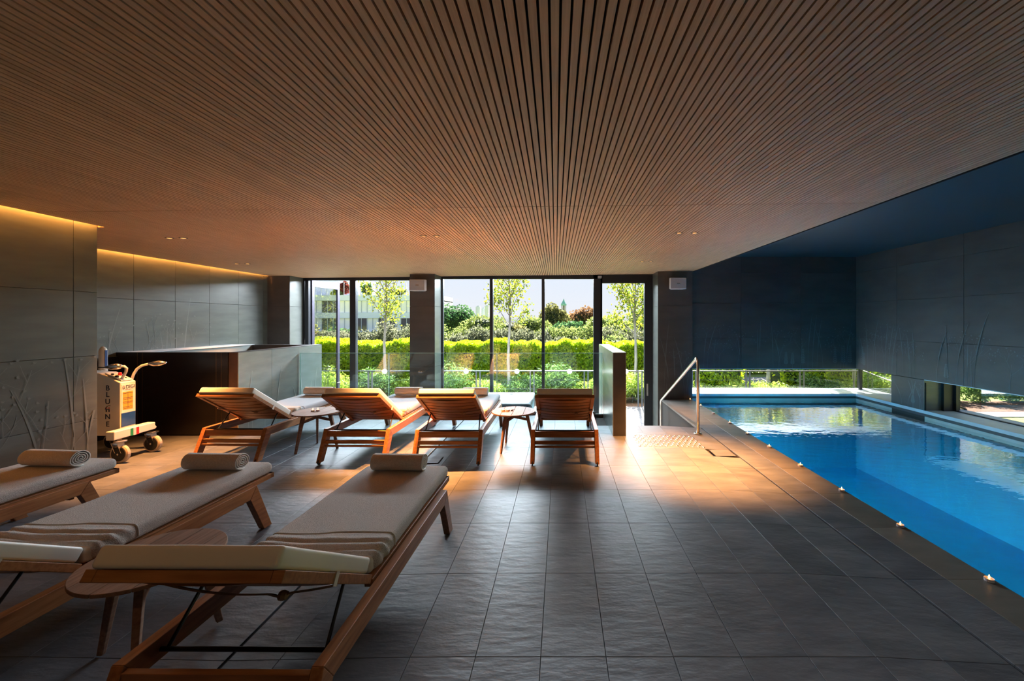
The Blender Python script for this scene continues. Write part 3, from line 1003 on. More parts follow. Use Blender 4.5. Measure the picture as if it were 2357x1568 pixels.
def downlight(x, y, lab, power, size=60, color=(1.0, 0.38, 0.095)):
    e = empty('downlight', (x, y, ceil_z(x)), label=lab, cat='downlight', group='recessed ceiling downlights')
    MB().lathe([(.040, -.003), (.040, .0), (.026, .004)], n=24).build('trim_ring', black_metal, e)
    MB().lathe([(.024, -.0045), (.024, -.003)], n=20).build('lens', lens_m, e)
    L_ = bpy.data.lights.new('downlight_lamp', 'SPOT')
    L_.energy = power; L_.color = color; L_.spot_size = R(size); L_.spot_blend = 1.0; L_.shadow_soft_size = .022
    lo = bpy.data.objects.new('downlight_lamp', L_)
    lo.location = (0, 0, -.012)
    link(lo, e)
for (px, py, lab, on) in ((390, 548, 'left downlight of the pair above the pool lift', .5), (422, 548, 'right downlight of the pair above the pool lift', .5),
                          (975, 543, 'left downlight of the pair above the third back row lounger', 1), (1005, 543, 'right downlight of the pair above the third back row lounger', 1),
                          (1563, 536, 'left downlight of the pair above the stair landing', 1), (1599, 536, 'right downlight of the pair above the stair landing', 1),
                          (1478, 602, 'left downlight of the small pair near the stairs window', .25), (1498, 602, 'right downlight of the small pair near the stairs window', .25),
                          (545, 607, 'left downlight of the pair above the stair enclosure', .25), (570, 607, 'right downlight of the pair above the stair enclosure', .25)):
    y = .96 * 942 / (740 - py)
    for _ in range(3):
        x = (px - 1292) * y / 942
        y = (ceil_z(x) - 1.5) * 942 / (740 - py)
    downlight(x, y, lab, 240 * on)
# unseen downlights added behind the camera as fill, wide and whiter
for k, x in enumerate((-4.2, -1.45, 1.35)):
    downlight(x, 0.30, 'added fill downlight behind the camera, %s of three' % ("nearest the left wall", "middle", "nearest the pool")[k], (2.0, 2.0, 8)[k], 130, ((1.0, 0.55, 0.28), (1.0, 0.55, 0.28), (1.0, 0.84, 0.66))[k])

# ------------------------------------------------------------------ sun loungers
HW, ZRL, LL, UE = 0.359, 0.344, 1.44, 1.673
UH, ZH, PH = 0.453, 0.372, R(32.75)
cph, sph = math.cos(PH), math.sin(PH)
MB_BACK = Matrix(((1, 0, 0, 0), (0, -cph, sph, UH), (0, sph, cph, ZH), (0, 0, 0, 1)))
def back_point(v, s_, t):
    return MB_BACK @ Vector((v, s_, t))

def make_lounger(seat_mat, label, group, name='sun_lounger'):
    e = empty(name, label=label, cat='sun lounger', group=group)
    for sg in (-1, 1):
        x0, x1 = sg * HW, sg * (HW - .043)
        a, b = min(x0, x1), max(x0, x1)
        l1 = MB().prism_x([(-.144, .022), (-.070, .022), (.058, .262), (0, ZRL)], a, b).build('leg', teak_u, e, bevel=.003)
        l2 = MB().prism_x([(LL + .144, .0), (LL, ZRL), (LL - .058, .262), (LL + .070, .0)], a, b).build('leg', teak_u, e, bevel=.003)
        MB().prism_x([(0.0, ZRL), (.058, .262), (LL - .058, .262), (LL, ZRL)], a, b).build('side_rail', teak_u, e, bevel=.003)
        w = MB().lathe([(.026, -.006), (.026, .006)], c=((a + b) / 2, -.122, .026), n=16, axis='x').build('wheel', rubber, l1)
        MB().lathe([(.004, -.0), (.004, .048)], c=((a + b) / 2 - .0, -.118, .062), n=8, axis='y').build('axle_pin', steel, l1)
        # frame that carries the mattress
        MB().box(sg * .309, sg * .272, UH, UE, .316, .352).build('bed_rail', teak_u, e, bevel=.003)
    xi = HW - .044
    def leg_u(z): return -.144 * (1 - z / ZRL)
    for (za, zb, th) in ((.262, .325, .024), (.196, .234, .022), (.166, .186, .022)):
        ua = leg_u((za + zb) / 2) + .010
        B(-xi, xi, ua, ua + th, za, zb).build('cross_rail', teak_v, e, bevel=.002)
    B(-xi, xi, LL - .085, LL - .06, .235, .315).build('cross_rail', teak_v, e, bevel=.002)
    B(-.309, .309, UE - .036, UE, .316, .352).build('end_rail', teak_v, e, bevel=.003)
    slat_m = MB().box(-.272, .272, -.035, .035, .333, .350).mesh('bed_slat', teak_v)
    for k in range(13):
        o = bpy.data.objects.new('bed_slat', slat_m)
        o.location = (0, UH + .045 + k * .092, 0)
        link(o, e)
    # raised backrest
    br = MB()
    for sg in (-1, 1):
        br.box(sg * .309, sg * .272, 0.0, .676, -.036, 0)
    br.box(-.272, .272, .632, .676, -.036, 0)
    br.box(-.272, .272, .0, .025, -.034, -.006)
    br.rot(0, MB_BACK)
    bo = br.build('backrest_frame', teak_v, e, bevel=.0025)
    for k in range(7):
        mb = MB()
        s0 = .036 + k * .084
        n = 8
        for i in range(n + 1):
            v = -.272 + .544 * i / n
            sag = -.020 * (1 - (v / .272) ** 2)
            for (ss, tt) in ((s0, -.024), (s0 + .072, -.024), (s0 + .072, -.008), (s0, -.008)):
                mb.v.append((v, ss, tt + sag))
        for i in range(n):
            for q in range(4):
                a = i * 4 + q; b = i * 4 + (q + 1) % 4
                mb.f.append((a, b, b + 4, a + 4))
        mb.f += [(3, 2, 1, 0), (n * 4, n * 4 + 1, n * 4 + 2, n * 4 + 3)]
        mb.rot(0, MB_BACK)
        mb.build('back_slat', teak_v, bo)
    for sg in (-1, 1):
        a = Vector((sg * .292, .126, .300)); b = back_point(sg * .280, .20, -.03)
        MB().tube([a, b], .0065, 8).build('prop_strut', black_metal, e)
    MB().tube([(-xi, .126, .300), (xi, .126, .300)], .0085, 8).build('prop_bar', black_metal, e)
    cu = soft_box(.008, .690, -.289, .289, 0.001, .066, .013, nu=14, wr=.003, wfreq=(5, 5, 5), seed=1, M=MB_BACK)
    cush = cu.build('back_cushion', vinyl, e, smooth=True)
    # strap across the slats with its knot
    st = MB()
    pts = []
    for i in range(17):
        v = -.312 + .624 * i / 16
        t = -.040 - .030 * (1 - (v / .312) ** 2) - (.012 if i in (11,) else 0)
        pts.append((v, .335 - .02 * (i > 10) * (1 - (i - 10) / 7), t))
    for i, p in enumerate(pts):
        st.v.append((p[0], p[1] - .014, p[2] - .003)); st.v.append((p[0], p[1] + .014, p[2] - .003))
        st.v.append((p[0], p[1] + .014, p[2] + .003)); st.v.append((p[0], p[1] - .014, p[2] + .003))
    for i in range(16):
        for q in range(4):
            a = i * 4 + q; b = i * 4 + (q + 1) % 4
            st.f.append((a, b, b + 4, a + 4))
    st.f += [(3, 2, 1, 0), (64, 65, 66, 67)]
    st.lathe([(.0, -.02), (.016, -.012), (.018, 0), (.014, .014), (.0, .022)], c=(.125, .325, -.072), n=10, axis='x')
    st.rot(0, MB_BACK)
    st.build('strap', strap_m, cush, smooth=False)
    for sg in (-1, 1):
        mb = MB().box(sg * .3095, sg * .3125, .323, .347, -.044, .004)
        mb.box(sg * .286, sg * .3125, .323, .347, .002, .006)
        mb.rot(0, MB_BACK).build('strap_end', strap_w, cush)
    # seat mattress and its cloth cover
    soft_box(UH + .02, UE - .012, -.290, .290, .353, .425, .022, nu=10).build('mattress', vinyl, e, smooth=True)
    sd_ = random.random() * 9
    def fold(p, top):
        d = p.y - (UH + .050)
        if 0 <= d < .18:
            k = math.sin(math.pi * d / .18)
            p = p.copy()
            p.z += .013 * k * (0.55 + .45 * math.sin(d * 105 + 1.6 * math.sin(p.x * 6 + sd_))) * (1 if top else .3)
            p.x += .006 * k * math.sin(d * 90 + p.z * 60) * (1 if p.x > 0 else -1)
        return p
    wr_s = .005
    cv = soft_box(UH + .045, UE - .004, -.306, .306, .3535, .434, .030, nu=92, wr=wr_s, wfreq=(7, 4, 5), seed=sd_, fold=fold, nflat=18)
    co = cv.build('terry_cover' if seat_mat is terry else 'seat_cover', seat_mat, e, smooth=True)
    hem = []
    path = [(-.306, .372), (-.306, .388), (-.306, .404)] + [(-.276 - .030 * math.cos(R(a)), .404 + .030 * math.sin(R(a))) for a in (22, 45, 67, 90)]
    path = path + [(-.276 + .552 * i / 22, .434) for i in range(1, 22)] + [(-p[0], p[1]) for p in reversed(path)]
    for (a, z) in path:
        y = UH + .240 + .010 * math.sin(a * 9)
        d = noise.noise(Vector((a * 7 + sd_ * 7.1, y * 4, z * 5 + sd_))) * wr_s
        nr = Vector((a, 0, (z - .394) * 3)).normalized()
        hem.append((a + nr.x * (d + .0015), y, z + nr.z * (d + .0015)))
    MB().tube(hem, .0032, 6).build('hem', towel_hem if seat_mat is terry else seat_fabric, co, smooth=True)
    if seat_mat is not terry:
        # brown towel tucked in at the hinge
        tk = soft_box(UH + .05, UH + .20, -.309, .309, .400, .452, .022, nu=14, wr=.010, wfreq=(4, 26, 8), seed=3, nflat=12)
        tk.build('tucked_towel', towel_m, e, smooth=True)
    return e

base_l = make_lounger(seat_fabric, '', 'loungers in the back row by the glass balustrade')
base_t = make_lounger(terry, '', 'loungers in the front row with terry covers')
back_row = [(-3.543, 4.438, -1.5, 'teak lounger nearest the white pool lift, leftmost of the back row'),
            (-2.196, 4.400, -0.6, 'teak lounger right of the round table with two tealights, second in the back row'),
            (-1.197, 4.368, 0.2, 'teak lounger with orange lit cushion, third in the back row'),
            (0.037, 4.370, -0.4, 'teak lounger beside the low stone partition, rightmost of the back row')]
front_row = [(-1.153, 1.372, -0.4, 'teak lounger nearest the camera with raised cream cushion and grey terry cover'),
             (-2.549, 1.460, -1.7, 'middle teak lounger of the front row left of the small round table'),
             (-3.841, 1.549, -2.4, 'teak lounger by the near left wall, farthest left of the front row')]
for i, (x, y, a, lab) in enumerate(back_row):
    o = base_l if i == 0 else copy_tree(base_l)
    o.location = (x, y, 0.0); o.rotation_euler = (0, 0, R(a)); o['label'] = lab
for i, (x, y, a, lab) in enumerate(front_row):
    o = base_t if i == 0 else copy_tree(base_t)
    o.location = (x, y, 0.0); o.rotation_euler = (0, 0, R(a)); o['label'] = lab

# rolled towels
def towel_roll(x, y, rz, half, label, seed=0):
    e = empty('rolled_towel', (x, y, .436), R(rz), label=label, cat='towel', group='rolled towels on the loungers')
    r = random.Random(seed)
    mb = MB()
    N = 90
    turns = 4.2
    th = .0068
    ring = []
    for i in range(N + 1):
        t = i / N
        an = -math.pi / 2 + 2 * math.pi * turns * (t - 1) + .25
        rr = .008 + .056 * t + .0012 * math.sin(an * 3 + seed)
        ring.append((an, rr))
    def P(an, rr, xx):
        return (xx, rr * math.cos(an) * 1.12, .0615 + rr * math.sin(an) * (.93 if math.sin(an) > 0 else .95))
    xsn = [-half, -half * .96, -half * .3, half * .35, half * .96, half]
    for (an, rr) in ring:
        for xx in xsn:
            mb.v.append(P(an, rr, xx))
    for (an, rr) in ring:
        for xx in xsn:
            mb.v.append(P(an, rr - th, xx))
    m = len(xsn); off = (N + 1) * m
    for i in range(N):
        for j in range(m - 1):
            a = i * m + j
            mb.f.append((a, a + 1, a + 1 + m, a + m))
            mb.f.append((off + a, off + a + m, off + a + 1 + m, off + a + 1))
        for j in (0, m - 1):
            a = i * m + j
            mb.f.append((a, a + m, off + a + m, off + a))
    for i in (0, N):
        for j in range(m - 1):
            a = i * m + j
            mb.f.append((a, a + 1, off + a + 1, off + a))
    o = mb.build('towel_cloth', towel_m, e, smooth=True)
    es = o.modifiers.new('edge', 'EDGE_SPLIT'); es.split_angle = R(50)
    for xx in (-half, half):
        MB().tube([P(an, rr - th / 2, xx) for an, rr in ring], .0042, 6).build('hem', towel_hem, e, smooth=True)
    return e
towel_roll(-1.160, 2.935, -2, .180, 'rolled beige towel on the front lounger nearest the camera', 1)
towel_roll(-2.485, 2.945, -2, .195, 'rolled beige towel on the middle lounger of the front row', 2)
towel_roll(-3.735, 3.02, -4, .205, 'rolled beige towel on the front row lounger by the left wall', 3)
towel_roll(-3.50, 5.93, -1, .20, 'rolled towel on the leftmost back row lounger', 4)
towel_roll(-2.20, 5.92, 0, .185, 'rolled towel on the second back row lounger', 5)
towel_roll(-1.235, 5.90, 0, .175, 'rolled towel on the third back row lounger', 6)

# round side tables
def side_table(x, y, angs, label):
    e = empty('side_table', (x, y, 0), label=label, cat='table', group='round teak side tables')
    for k in range(4):
        a, b = -.256 + .128 * k + .002, -.256 + .128 * (k + 1) - .002
        pts = []
        n = 12
        aa, bb = max(a, -.2555), min(b, .2555)
        for i in range(n + 1):
            q = aa + (bb - aa) * i / n
            pts.append((q, math.sqrt(max(0, .256 ** 2 - q * q))))
        lo_ = [(p[0], -p[1]) for p in pts]
        poly = lo_ + pts[::-1]
        out = []
        for p in poly:
            if not out or (Vector(p) - Vector(out[-1])).length > 1e-4: out.append(p)
        if (Vector(out[0]) - Vector(out[-1])).length < 1e-4: out.pop()
        MB().prism_z(out, .425, .441).build('plank', table_wood, e, bevel=.002)
    MB().lathe([(.0, .395), (.03, .395), (.03, .425), (0, .425)], n=12).build('hub', table_wood, e)
    for an in angs:
        c, s = math.cos(R(an)), math.sin(R(an))
        mb = MB()
        top, bot = .150, .240
        k = len(mb.v)
        for (rr, z, w) in ((bot, 0, .013), (top + .03, .30, .019), (top, .425, .021)):
            for (dr_, dt) in ((-w, -w * .75), (w, -w * .75), (w, w * .75), (-w, w * .75)):
                r_ = rr + dr_
                mb.v.append((r_ * c - dt * s, r_ * s + dt * c, z))
        for lv in range(2):
            for q in range(4):
                a = k + lv * 4 + q; b = k + lv * 4 + (q + 1) % 4
                mb.f.append((a, b, b + 4, a + 4))
        mb.f += [(3, 2, 1, 0), (8, 9, 10, 11)]
        mb.build('leg', table_wood, e, bevel=.004)
        ar = MB()
        for (rr, z) in ((.0, .372), (.165, .338)):
            for (dz, dt) in ((-.014, -.010), (-.014, .010), (.014, .010), (.014, -.010)):
                ar.v.append((rr * c - dt * s, rr * s + dt * c, z + dz))
        for q in range(4):
            ar.f.append((q, (q + 1) % 4, (q + 1) % 4 + 4, q + 4))
        ar.f += [(3, 2, 1, 0), (4, 5, 6, 7)]
        ar.build('brace', table_wood, e, bevel=.002)
    return e
side_table(-2.883, 4.83, (0, 120, 240), 'round teak side table with two tealights, left of the second back row lounger')
side_table(-0.565, 4.85, (0, 120, 240), 'round teak side table holding small candles, between the last two back row loungers')
side_table(-1.830, 1.84, (180, 60, 300), 'round teak side table between the two nearest front row loungers')

# tealights
def tealight(x, y, z, label, group, lit=True, s=1.0, rz=0):
    e = empty('tealight', (x, y, z), label=label, cat='candle', group=group)
    MB().lathe([(.019 * s, 0), (.0205 * s, .002), (.0205 * s, .016 * s), (.0195 * s, .016 * s), (.0185 * s, .012 * s)], n=16).build('cup', wax, e)
    MB().lathe([(.001, .011), (.001, .017)], n=5).build('wick', rubber, e)
    if lit:
        MB().lathe([(.0008, .014), (.0048, .019), (.0055, .024), (.0035, .031), (.0008, .040)], n=10).build('flame', flame, e, smooth=True)
    return e
pc = [(2.515, 8.00, 0), (2.53, 7.42, 1), (2.53, 6.81, 0), (2.535, 6.16, 1), (2.53, 5.57, 1), (2.535, 4.99, 1), (2.535, 4.34, 1), (2.535, 3.70, 1), (2.535, 3.06, 1), (2.53, 2.42, 1)]
words = ['farthest', 'ninth', 'eighth', 'seventh', 'sixth', 'fifth', 'fourth', 'third', 'second', 'nearest']
for i, (x, y, lit) in enumerate(pc):
    if i == 0:
        tealight(x, 7.99, -.036, 'tealight at the foot of the column by the pool corner', 'tealights along the pool edge', True, 1.0)
    else:
        tealight(x, y, -.036, '%s tealight from the camera along the pool edge' % ('closest' if i == 9 else words[i]), 'tealights along the pool edge', bool(lit), 1.15)
tealight(-2.925, 4.82, .441, 'left tealight burning on the round table of the back row left', 'tealights on the side tables')
tealight(-2.875, 4.835, .441, 'right tealight burning on the round table of the back row left', 'tealights on the side tables')
tealight(-0.685, 4.83, .441, 'left tealight on the round table by the last lounger', 'tealights on the side tables', True, 1.2)
tealight(-0.632, 4.835, .441, 'right tealight on the round table by the last lounger', 'tealights on the side tables', True, 1.2)
mt = MB().tube([(-2.90, 4.775, .4425), (-2.83, 4.80, .4425)], .0022, 6).build('matchstick', wax)
tag(mt, 'thin matchstick lying beside two tealights on the left table', 'matchstick')
sn = empty('candle_snuffer', (-0.585, 4.84, .441), label='small dark snuffer beside the tealights on the right back table', cat='snuffer')
MB().lathe([(.014, 0), (.012, .008), (.004, .014)], n=12).build('bell', black_metal, sn)
MB().tube([(.0, 0, .012), (.035, .012, .016)], .003, 6).build('handle', black_metal, sn)

# ------------------------------------------------------------------ mobile pool lift
pl = empty('pool_lift', (-4.85, 4.55, 0), label='white mobile pool lift on rubber wheels with curved grips beside the wall', cat='pool lift')
def W(x, y, z): return (x + 4.85, y - 4.55, z)
def bx(x0, x1, y0, y1, z0, z1): return B(x0 + 4.85, x1 + 4.85, y0 - 4.55, y1 - 4.55, z0, z1)
body = MB().prism_y([(-.42, .24), (0, .24), (0, .825), (-.235, .93), (-.42, .945)], -.05, .115).build('body', white_paint, pl, bevel=.006)
con = MB().prism_y([(-.012, .838), (-.20, .922), (-.20, .935), (-.012, .851)], -.025, .09).build('console', white_paint, body, bevel=.003)
def knob(x, y, r_, h, mat, nm):
    z = .825 + (.0 - x) * (.105 / .235) + .012
    MB().lathe([(r_, 0), (r_, h), (r_ * .6, h * 1.25)], c=(x, y, z), n=16).build(nm, mat, con, smooth=False)
knob(-.14, .00, .013, .018, rubber, 'switch')
knob(-.085, -.005, .016, .020, rubber, 'switch')
knob(-.115, .055, .016, .030, red_m, 'stop_button')
knob(-.125, .030, .022, .006, yellow_m, 'button_ring')
knob(-.045, .05, .008, .014, rubber, 'switch')
# side with the white front panel, yellow notice, blue cover
bx(-4.851, -4.846, 4.508, 4.655, .33, .80).build('front_panel', white_paint, body, bevel=.001)
yl = bx(-4.8465, -4.8445, 4.522, 4.628, .520, .718).build('yellow_notice', yellow_m, body)
ln = MB()
for zz, hh in ((.700, .004), (.648, .004), (.633, .003), (.603, .003), (.590, .003), (.548, .003), (.532, .003)):
    ln.box(.0048, .0064, 4.524 - 4.55, 4.626 - 4.55, zz, zz + hh)
ln.box(.0048, .0064, 4.574 - 4.55, 4.577 - 4.55, .535, .70)
ln.build('notice_lines', letter_m, yl)
bc = bx(-4.8468, -4.8430, 4.508, 4.655, .335, .485).build('blue_cover', blue_m, body, bevel=.001)
MB().lathe([(.005, 0), (.005, .003)], c=(.0078, .031, .478), n=8, axis='x').build('screw', steel, bc)
def text(s_, size, loc, rot, mat, name, parent, ls=1.0):
    cu_ = bpy.data.curves.new(name, 'FONT')
    cu_.body = s_; cu_.size = size; cu_.extrude = .0006; cu_.align_x = 'CENTER'; cu_.align_y = 'CENTER'
    cu_.space_line = ls; cu_.offset = size * .012
    cu_.materials.append(mat)
    o = bpy.data.objects.new(name, cu_)
    o.location = loc; o.rotation_euler = rot
    bpy.context.view_layer.update()
    link(o)
    me = bpy.data.meshes.new_from_object(o.evaluated_get(bpy.context.evaluated_depsgraph_get()))
    q = bpy.data.objects.new(name, me)
    q.location = loc; q.rotation_euler = rot
    bpy.data.objects.remove(o)
    return link(q, parent)
for ch, py in (('B', 894), ('L', 909), ('U', 925), ('N', 960), ('E', 977)):
    text(ch, .080, W(-4.987, 4.4985, 1.5 - (py - 740) * 4.5 / 942), (R(90), 0, 0), letter_m, 'letter', body)
# round emblem between U and N: dark arch, two red squares, dark foot
em = MB()
zc = 1.5 - (942 - 740) * 4.5 / 942
for k in range(9):
    a0, a1 = R(75 + 11 * k), R(75 + 11 * (k + 1))
    r0, r1 = .044, .049
    q = [(r0 * math.cos(a0), r0 * math.sin(a0)), (r1 * math.cos(a0), r1 * math.sin(a0)), (r1 * math.cos(a1), r1 * math.sin(a1)), (r0 * math.cos(a1), r0 * math.sin(a1))]
    em.prism_y([(-.137 + .018 + p[0], zc + p[1] - .010) for p in q], -.052, -.0503)
for (a, b, c, d) in ((-.024, -.012, -.032, -.006), (.006, .018, -.032, -.006), (-.024, .018, -.008, .0)):
    em.box(-.137 + a + .003, -.137 + b + .003, -.052, -.0503, zc + c, zc + d)
em.build('emblem', letter_m, body)
rd = MB()
for a in (-.022, .006):
    rd.box(-.137 + a + .003, -.137 + a + .015, -.052, -.0503, zc + .006, zc + .018)
rd.build('emblem_dots', red_m, body)
text('DIGI', .050, W(-4.8455, 4.602, .768), (R(90), 0, R(90)), letter_m, 'letter', body)
text('P R O J E C T', .014, W(-4.8455, 4.585, .738), (R(90), 0, R(90)), letter_m, 'letter', body)
rd = MB()
for a in (4.530, 4.538):
    rd.box(.004, .0056, a - 4.55, a + .005 - 4.55, .772, .780)
rd.build('emblem_dots', red_m, body)
em = MB()
for a in (4.528, 4.538):
    em.box(.004, .0056, a - 4.55, a + .006 - 4.55, .750, .768)
for k in range(7):
    a0, a1 = R(100 + 22 * k), R(100 + 22 * (k + 1))
    q = [(.022 * math.cos(a0), .022 * math.sin(a0)), (.0245 * math.cos(a0), .0245 * math.sin(a0)), (.0245 * math.cos(a1), .0245 * math.sin(a1)), (.022 * math.cos(a1), .022 * math.sin(a1))]
    em.prism_x([(4.541 - 4.55 + p[0], .765 + p[1]) for p in q], .004, .0052)
em.build('emblem', letter_m, body)
# chassis bar with the tricolour
bar = MB().prism_x([(-.25, .245), (.19, .255), (.21, .275), (.19, .30), (.19, .338), (-.25, .338)], .06, .15).build('chassis_bar', white_paint, pl, bevel=.008)
for k, mt_ in enumerate((green_m, towel_hem, red_m)):
    B(.1495, .1515, -.085 + .030 * k, -.055 + .030 * k, .250, .330).build('flag_stripe', mt_, bar)
B(-.45, .06, -.02, .10, .235, .30).build('chassis_beam', white_paint, pl, bevel=.006)
B(-.45, -.35, -.30, .30, .235, .30).build('chassis_beam', white_paint, pl, bevel=.006)
def caster(x, y, sgn):
    e_ = MB().lathe([(.052, .222), (.052, .232), (.03, .236)], c=(x, y, 0), n=20)
    e_ = e_.build('caster_plate', steel, pl)
    MB().prism_x([(y - .045 * sgn - .02, .222), (y - .045 * sgn + .05, .222), (y + .018, .10), (y - .018, .085)], x - .034, x - .030).build('fork', steel, e_)
    MB().prism_x([(y - .045 * sgn - .02, .222), (y - .045 * sgn + .05, .222), (y + .018, .10), (y - .018, .085)], x + .030, x + .034).build('fork', steel, e_)
    MB().lathe([(.062, -.024), (.086, -.024), (.097, -.014), (.097, .014), (.086, .024), (.062, .024)], c=(x, y, .097), n=28, axis='y').build('tyre', tyre_m, e_, smooth=False)
    MB().lathe([(.02, -.026), (.074, -.0255), (.078, -.02), (.078, .02), (.074, .0255), (.02, .026)], c=(x, y, .097), n=24, axis='y').build('hub', rubber, e_)
    MB().lathe([(.010, -.030), (.010, .030)], c=(x, y, .097), n=12, axis='y').build('axle', steel, e_)
caster(-4.675 + 4.85, 4.34 - 4.55, 1)
caster(-4.70 + 4.85, 4.71 - 4.55, 1)
caster(-.40, -.22, 1)
caster(-.40, .24, 1)
# mast behind the body and the curved grips with their film-wrapped ends
MB().tube([W(-5.262, 4.70, .30), W(-5.262, 4.70, 1.16), W(-5.264, 4.70, 1.19), W(-5.268, 4.70, 1.21)], [.040, .036, .028, .010], 16).build('mast', white_paint, pl, smooth=True)
B(-.378, -.372, .135, .160, .98, 1.17).build('mast_stripe', blue_m, pl)
def pxp(px, py, y): return W((px - 1292) * y / 942, y, 1.5 - (py - 740) * y / 942)
MB().tube([pxp(275, 879, 4.55), pxp(283, 868, 4.55), pxp(290, 856, 4.55), pxp(291, 848, 4.54), pxp(286, 843.5, 4.53), pxp(276, 844, 4.52)], .0135, 12).build('grip', white_paint, pl, smooth=True)
MB().tube([pxp(303, 874, 4.66), pxp(308, 861, 4.67), pxp(315, 850, 4.68), pxp(326, 842, 4.69), pxp(340, 838.5, 4.70), pxp(348, 838, 4.71)], .0135, 12).build('grip', white_paint, pl, smooth=True)
MB().tube([pxp(280, 844, 4.52), pxp(270, 843.5, 4.51), pxp(258, 845, 4.50), pxp(243, 846, 4.49)], [.020, .034, .030, .012], 12).build('film_wrap', steel, pl, smooth=True)
MB().tube([pxp(342, 838.5, 4.70), pxp(355, 838, 4.71), pxp(368, 836.5, 4.72), pxp(383, 835, 4.73)], [.016, .030, .033, .010], 12).build('film_wrap', steel, pl, smooth=True)
MB().tube([pxp(246, 846, 4.49), pxp(222, 846, 4.47)], .007, 8).build('lever', rubber, pl)

# ------------------------------------------------------------------ wrapped hot tub on the lower level
ht = empty('hot_tub', (-1.15, 7.75, ZL), label='blue hot tub wrapped in plastic film below the glass balustrade', cat='hot tub')
soft_box(-.62, .55, -.60, .60, 0.0, 1.00, .10, nu=8).build('shell', tub_blue, ht, smooth=True)
soft_box(-.64, .57, -.62, .62, .93, 1.015, .04, nu=10, wr=.012, wfreq=(8, 8, 8), seed=2).build('film_cover', tub_film, ht, smooth=True)
mb = MB()
for k in range(14):
    a = .40 + .018 * k
    mb.tube([(a, -.63 - .008 * (k % 3), .98), (a + .012 * math.sin(k), -.66, .80), (a + .02 * math.sin(k * 2.1), -.64, .55)], .007, 5)
w_ = mb.build('film_folds', tub_film, ht, smooth=True); w_['kind'] = 'stuff'

# ------------------------------------------------------------------ outdoors
struct('ground', MB().add([(-90, 8.70, -1.05), (110, 8.70, -1.05), (110, 240, -1.05), (-90, 240, -1.05)], [(0, 1, 2, 3)])
       .add([(6.4, -12, -1.05), (110, -12, -1.05), (110, 8.7, -1.05), (6.4, 8.7, -1.05)], [(0, 1, 2, 3)]), grass_m)
g_ = MB().box(6.5, 40, 10.85, 11.45, -1.05, -1.03).box(5.4, 16, 16.0, 18.6, -1.05, -1.03).build('path', path_m)
g_['kind'] = 'structure'
g_ = B(7.5, 40, 11.45, 13.0, -1.05, -1.025).build('mulch_bed', soil_m); g_['kind'] = 'structure'
g_ = B(-14, 7.4, 11.9, 13.9, -1.05, -1.03).build('planting_bed', soil_m); g_['kind'] = 'structure'
dk = empty('deck', (0, 10.2, -0.99), label='sunlit plank deck outside the glass door', cat='deck', kind='structure')
dm = MB().box(-6.5, 6.5, 0.003, .137, 0, .028).mesh('plank', deck_m)
for k in range(22):
    o = bpy.data.objects.new('plank', dm); o.location = (0, 8.76 - 10.2 + .14 * k, 0); link(o, dk)
# railing: round top bar, posts in pairs
gr = empty('garden_railing', (0, 11.8, -0.96), label='grey metal railing with paired posts along the deck', cat='railing')
MB().tube([(-11, 0, 1.03), (8.72, 0, 1.03)], .018, 8).build('top_rail', rail_metal, gr)
MB().tube([(8.72, 0, 1.03), (6.62, -5.1, 1.02), (6.60, -5.15, .3)], .018, 8).build('top_rail', rail_metal, gr)
pm = MB().box(-.016, .016, -.022, .022, -.05, 1.03).mesh('post', rail_metal)
for k in range(-6, 6):
    for d in (-.055, .055):
        px = 1349 + 124.2 * k
        x = (px - 1292) * 11.8 / 942
        o = bpy.data.objects.new('post', pm); o.location = (x + d, 0, 0); link(o, gr)
for (x, y) in ((7.9, -2.0), (7.25, -3.55)):
    o = bpy.data.objects.new('post', pm); o.location = (x, y, 0); link(o, gr)
wm_ = MB()
for k in range(3):
    wm_.tube([(-11, 0, .25 + .26 * k), (8.7, 0, .25 + .26 * k)], .003, 4)
w_ = wm_.build('wires', rail_metal, gr); w_['kind'] = 'stuff'

def box_points(n, x0, x1, y0, y1, z0, z1, amp=.12):
    p = rng.random((n, 3)) * np.array([x1 - x0, y1 - y0, z1 - z0]) + np.array([x0, y0, z0])
    f = rng.random(n)
    top = f < .32
    p[top, 2] = z1 + (rng.random(top.sum()) - .7) * .22
    fr_ = (f >= .32) & (f < .85)
    p[fr_, 1] = y0 + rng.random(fr_.sum()) * .18
    w = amp * (np.sin(p[:, 0] * 2.1) * .4 + np.sin(p[:, 0] * 5.3 + 1) * .35 + np.sin(p[:, 0] * 11.7) * .25)
    p[:, 2] += w * (p[:, 2] - z0) / (z1 - z0)
    p[:, 1] += .12 * np.sin(p[:, 0] * 3.7 + p[:, 2] * 4)
    return p
def hedge(x0, x1, y0, y1, z1, n, label, mat=leaf_hedge, size=.058):
    e = empty('hedge', ((x0 + x1) / 2, y0, -1.05), label=label, cat='hedge', group='garden hedges')
    c = np.array([(x0 + x1) / 2, y0, -1.05])
    leaves('foliage', box_points(n, x0, x1, y0, y1, -1.0, z1) - c, size, mat, e, up=.5)
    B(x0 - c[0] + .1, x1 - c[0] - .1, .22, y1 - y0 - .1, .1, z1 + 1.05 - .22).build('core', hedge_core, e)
    return e
hedge(-14, 5.0, 14.3, 15.5, .72, 120000, 'long bright green laurel hedge behind the railing')
hedge(7.2, 10.2, 13.3, 14.4, .75, 11000, 'bright laurel hedge seen through the low pool window corner')
hedge(4.4, 5.9, 13.0, 13.9, .35, 3500, 'short laurel hedge piece seen left of the pale path through the pool window')
hedge(4.5, 18.0, 19.6, 20.6, .30, 22000, 'far hedge beyond the pale path behind the pool')

